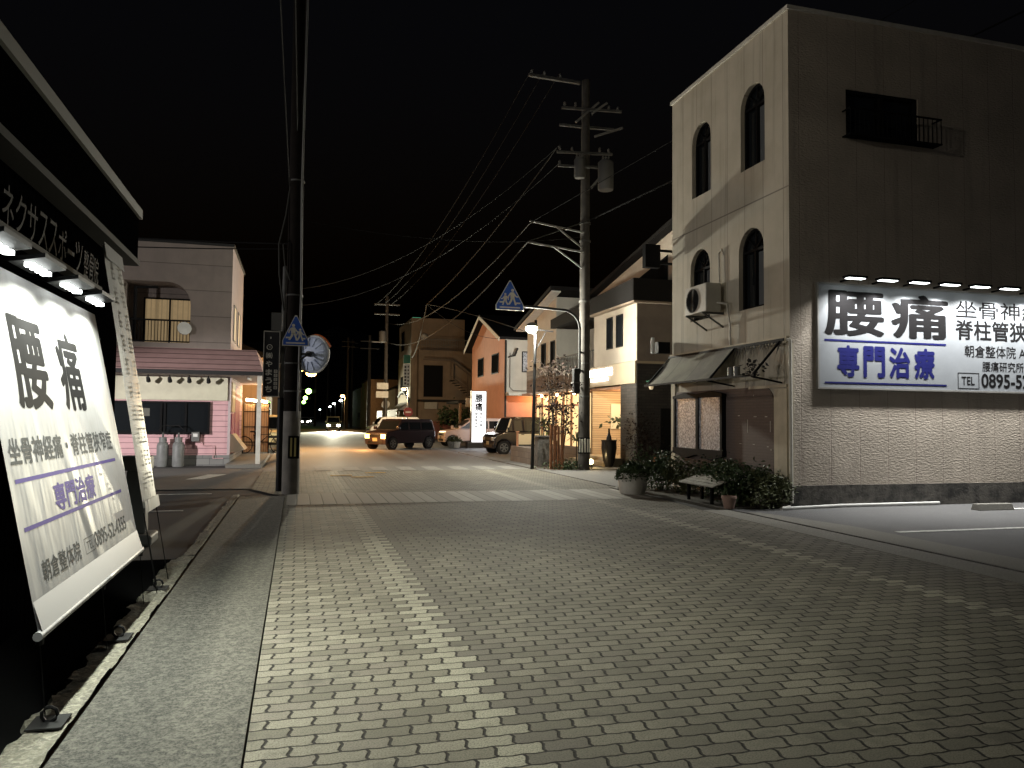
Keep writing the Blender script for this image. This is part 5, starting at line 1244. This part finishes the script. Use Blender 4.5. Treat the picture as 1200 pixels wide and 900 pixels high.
build('foliage', MB().leaves(400, lambda: (7.0+rr4.gauss(0,.35), 57.5+rr4.gauss(0,.5), abs(rr4.gauss(.7,.4))), .25, rr4), M['palm'], hg); build('stem', MB().cyl((7,57.5,0),(7,57.5,.8),.03), M['bark'], hg)

# ------------------------------------------------------------------ vehicles
def car(lab, paint, L=3.4, W=1.48, Ht=1.75, hood=.75, rake=.45, belt=.98, rear=.10, roofm=None, lamp='off', front_dark=False, cat='car', lower=None):
    t = thing('parked_car' if lamp == 'off' else 'moving_car', lab, cat, (0,0,0))
    x1 = L/2; wbx = L*.36; wr = .285
    def arc(cx): return [(cx+(wr+.05)*math.cos(rad(a)), .285+(wr+.05)*math.sin(rad(a))) for a in range(180,-1,-20)]
    nose = .93 if hood < .6 else .86
    prof = [(-x1+.03,.25)] + arc(-wbx) + arc(wbx) + [(x1-.03,.22),(x1,.45),(x1-.03,nose-.12),(x1-.14,nose),(x1-hood,belt),(-x1+.02,belt),(-x1,.6)]
    bd = MB(); n = len(prof)
    for k, (hw, ins) in enumerate(((W/2,.0),)):
        bd.prism(prof, (0,W/2,0), UX, UZ, (0,-W,0))
    build('body', bd, paint, t, bevel=.06)
    cab = [(x1-hood+.02,belt-.01),(x1-hood-rake,Ht-.07),(x1-hood-rake-.18,Ht),(-x1+.28,Ht),(-x1+.13+rear*.3,Ht-.1),(-x1+.03,belt-.01)]
    hwf = lambda z: W/2-.02-(z-belt)*.13
    n = len(cab); cb_ = MB().add([(x,hwf(z),z) for x, z in cab]+[(x,-hwf(z),z) for x, z in cab], [tuple(range(n))[::-1], tuple(range(n,2*n))] + [(i,(i+1)%n,n+(i+1)%n,n+i) for i in range(n)])
    cbn = build('cabin', cb_, roofm or paint, t, bevel=.05)
    zt = Ht-.16; zb = belt+.03
    def side(xa, xb, xc, xd, s):
        gl = MB().add([(xa,s*(hwf(zb)+.006),zb),(xb,s*(hwf(zb)+.006),zb),(xc,s*(hwf(zt)+.006),zt),(xd,s*(hwf(zt)+.006),zt)], [(0,1,2,3)])
        build('side_window', gl, M['carglass'], t)
    xf = x1-hood-.12; xft = x1-hood-rake*.87-.10; xr = -x1+.18; n_ = 3; xm1 = xf-.75; xm2 = xm1-.85
    for s in (1,-1):
        side(xm1+.04, xf, xft, xm1+.02, s); side(max(xm2,xr)+.04, xm1-.04, xm1-.05, max(xm2,xr)+.05, s)
        if xm2-.1 > xr: side(xr, xm2-.04, xm2-.04, xr+.08, s)
    fw = MB(); a, b = V((x1-hood+.02,0,belt-.01)), V((x1-hood-rake,0,Ht-.07)); dd = b-a; nn = V((dd.z,0,-dd.x)).normalized()*.008
    p0, p1 = a+dd*.08+nn, a+dd*.92+nn
    fw.add([(p0.x,hwf(p0.z)-.08,p0.z),(p0.x,-hwf(p0.z)+.08,p0.z),(p1.x,-hwf(p1.z)+.08,p1.z),(p1.x,hwf(p1.z)-.08,p1.z)], [(0,1,2,3)])
    build('windscreen', fw, M['carglass'], t)
    rw = MB(); a, b = V((-x1+.03,0,belt)), V((-x1+.13+rear*.3,0,Ht-.1)); dd = b-a; p0, p1 = a+dd*.1, a+dd*.9
    rw.add([(p0.x-.012,-hwf(p0.z)+.1,p0.z),(p0.x-.012,hwf(p0.z)-.1,p0.z),(p1.x-.012,hwf(p1.z)-.1,p1.z),(p1.x-.012,-hwf(p1.z)+.1,p1.z)], [(0,1,2,3)]); build('rear_window', rw, M['carglass'], t)
    for sx in (1,-1):
        for s in (1,-1):
            w = build('wheel', MB().cyl((sx*wbx,s*(W/2-.17),.285),(sx*wbx,s*(W/2+.005),.285),wr,n=22), M['black'], t, bevel=.02)
            mb = MB().cyl((sx*wbx,s*(W/2+.004),.285),(sx*wbx,s*(W/2+.012),.285),.05,n=12)
            for a in range(6):
                ca, sa = math.cos(a*math.pi/3), math.sin(a*math.pi/3); mb.bar((sx*wbx,s*(W/2+.008),.285),(sx*wbx+.18*ca,s*(W/2+.008),.285+.18*sa),.05,.012,up=UY)
            mb.tube([(sx*wbx+.18*math.cos(q*math.pi/10),s*(W/2+.006),.285+.18*math.sin(q*math.pi/10)) for q in range(21)], .014, 5)
            build('rim', mb, M['steel'], w)
    hm = {'off': M['headglass'], 'on': M['headlight'], 'amber': M['headamber']}[lamp]
    for s in (1,-1):
        ey = .70 if lamp != 'off' else .66; ez = .05 if lamp != 'off' else 0
        build('headlight', MB().box(x1-.10,x1+.014,min(s*.40,s*ey),max(s*.40,s*ey),nose-.28-ez,nose-.13), hm, t, bevel=.02)
        build('tail_light', MB().box(-x1-.012,-x1+.06,min(s*.60,s*.71),max(s*.60,s*.71),.62,.92), M['tail'], t)
        build('mirror', MB().box(x1-hood-.12,x1-hood+.0,min(s*(W/2-.02),s*(W/2+.14)),max(s*(W/2-.02),s*(W/2+.14)),belt+.02,belt+.18), M['black'] if front_dark else paint, t, bevel=.02)
        build('door_seam', MB().box(xm1-.006,xm1+.006,s*(W/2+.0005)-.001,s*(W/2+.0005)+.001,.35,belt).box(xm2-.006,xm2+.006,s*(W/2+.0005)-.001,s*(W/2+.0005)+.001,.35,belt), M['black'], t)
        build('door_handle', MB().box(xm1+.08,xm1+.22,min(s*W/2,s*(W/2+.02)),max(s*W/2,s*(W/2+.02)),belt-.14,belt-.11), paint, t)
    build('grille', MB().box(x1-.02,x1+.006,-.40,.40,nose-.26,nose-.15).box(x1-.02,x1+.008,-.5,.5,.30,.42), M['black'], t)
    build('number_plate', MB().box(x1+.005,x1+.016,-.165,.165,.40,.56), M['plate'], t)
    if front_dark: build('front_clip', MB().prism([(x1-.75,.48),(x1+.006,.48),(x1+.003,nose-.1),(x1-.13,nose+.012),(x1-.75,nose+.03)], (0,W/2+.004,0), UX, UZ, (0,-W-.008,0)), M['carblack'], t, bevel=.03)
    return t
M['headglass'] = mat('headlight_glass', (.30,.28,.24), .15)
M['plate'] = mat('plate_enamel', (.20,.17,.10), .6)
M['tail'] = mat('tail_lens', (.20,.01,.01), .2)
M['carblack'] = mat('black_car_paint', (.012,.011,.012), .18, spec=.6)
M['carplum'] = mat('dark_plum_car_paint', (.024,.016,.019), .22, spec=.5)
M['carpink'] = mat('pale_pink_car_paint', (.58,.46,.42), .3)
M['carwhite'] = mat('white_car_paint', (.70,.69,.66), .3)
M['carcream'] = mat('cream_car_paint', (.62,.54,.38), .3)
M['caryellow'] = mat('pale_car_paint', (.55,.5,.35), .3)
def place(t, x, y, head):   # head = direction the car faces
    t.location = (x, y, .0); t.rotation_euler = (0, 0, math.atan2(head[1], head[0])); return t
van = place(car('black box van with glowing amber headlights turning onto the street', M['carplum'], 3.45, 1.5, 1.48, .70, .42, .93, lamp='amber', cat='van'), 5.0, 38.5, (-.80,-.60))
place(car('pale pink small car parked behind the white pylon sign', M['carpink'], 3.45, 1.55, 1.56, .80, .75, .96, .5), 9.35, 42.0, (-1,-.06))
bx = car('cream and black boxy small car parked before the salmon house', M['carblack'], 3.4, 1.48, 1.62, .62, .22, .98, roofm=M['carblack'])
for s_ in (1,-1):
    build('side_panel', MB().box(-1.12,.62,min(s_*.742,s_*.752),max(s_*.742,s_*.752),.42,.88), M['carcream'], bx, local=True)
    build('pillar', MB().bar((1.09,s_*.71,.97),(.88,s_*.645,1.53),.07,.03), M['carcream'], bx, local=True)
place(bx, 9.75, 33.0, (-1,-.12))
light('POINT', 'headlight_fill', (3.0,36.9,.55), 150, (1,.40,.12), None, size=.1)  # amber lamp added ahead of the van, tints its front and the road
onc = place(car('oncoming car with dazzling white headlights far up the street', M['caryellow'], 3.6, 1.6, 1.65, .7, .5, .95, lamp='on'), 4.05, 92, (-.02,-1))
light('SPOT', 'headlight_beam', (4.0,89.8,.8), 70000, (1,.95,.70), None, aim=(3.4,58,-.2), size=.2, spot=44, blend=.6)
place(car('white car stopped behind the black box van', M['carwhite'], 3.6, 1.6, 1.6, .5, .3, 1.05), 6.5, 54, (-1,-.1))
lc = place(car('pale car with lit headlights half hidden behind the dark pole', M['caryellow'], 3.5, 1.55, 1.6, .7, .5, .95, lamp='on'), -.75, 36.6, (-.03,-1))
light('POINT', 'headlight_fill', (-1.0,34.5,.8), 6, (1,.85,.5), None, size=.1)
for x, y, lab in ((1.6,170,'far car lights at the left edge of the distant street'),(3.9,210,'far car lights beside tiny leftmost cool lamp')):
    place(car(lab, M['carwhite'], 3.6, 1.6, 1.6, .7, .5, .95, lamp='on'), x, y, (0,-1))

# ------------------------------------------------------------------ world, moonlight, camera
w = bpy.data.worlds.new('World'); sc.world = w; w.use_nodes = True
nt = w.node_tree; bg = nt.nodes['Background']
sky = nt.nodes.new('ShaderNodeTexSky'); sky.sky_type = 'NISHITA'; sky.sun_disc = False
sky.sun_elevation = rad(-4); sky.sun_rotation = rad(200)
nt.links.new(sky.outputs[0], bg.inputs['Color']); bg.inputs['Strength'].default_value = .12
l = bpy.data.lights.new('moon', 'SUN'); l.energy = .004; l.angle = rad(.5); l.color = (.8,.88,1)
o = bpy.data.objects.new('moon', l); COL.objects.link(o); o.rotation_euler = (rad(40), 0, rad(200))

F = 901.; yaw = math.atan(251/F); pitch = rad(2.65); roll = .010
fwd_ = V((math.sin(yaw)*math.cos(pitch), math.cos(yaw)*math.cos(pitch), math.sin(pitch)))
r0 = V((math.cos(yaw), -math.sin(yaw), 0)); u0 = r0.cross(fwd_)
rgt = r0*math.cos(roll) + u0*math.sin(roll); upv = u0*math.cos(roll) - r0*math.sin(roll)
cam = bpy.data.cameras.new('camera'); cam.sensor_width = 36; cam.lens = F/1200*36; cam.clip_end = 4000; cam.clip_start = .05
co = bpy.data.objects.new('camera', cam); COL.objects.link(co)
mw = Matrix((rgt, upv, -fwd_)).transposed().to_4x4(); mw.translation = V((0,0,1.5)); co.matrix_world = mw
sc.camera = co
sc.render.engine = 'CYCLES'
sc.cycles.use_denoising = True; sc.cycles.max_bounces = 6; sc.cycles.diffuse_bounces = 3; sc.cycles.glossy_bounces = 3
sc.cycles.sample_clamp_indirect = 3.0
sc.view_settings.view_transform = 'Standard'; sc.view_settings.look = 'None'; sc.view_settings.gamma = 1; sc.view_settings.exposure = 0
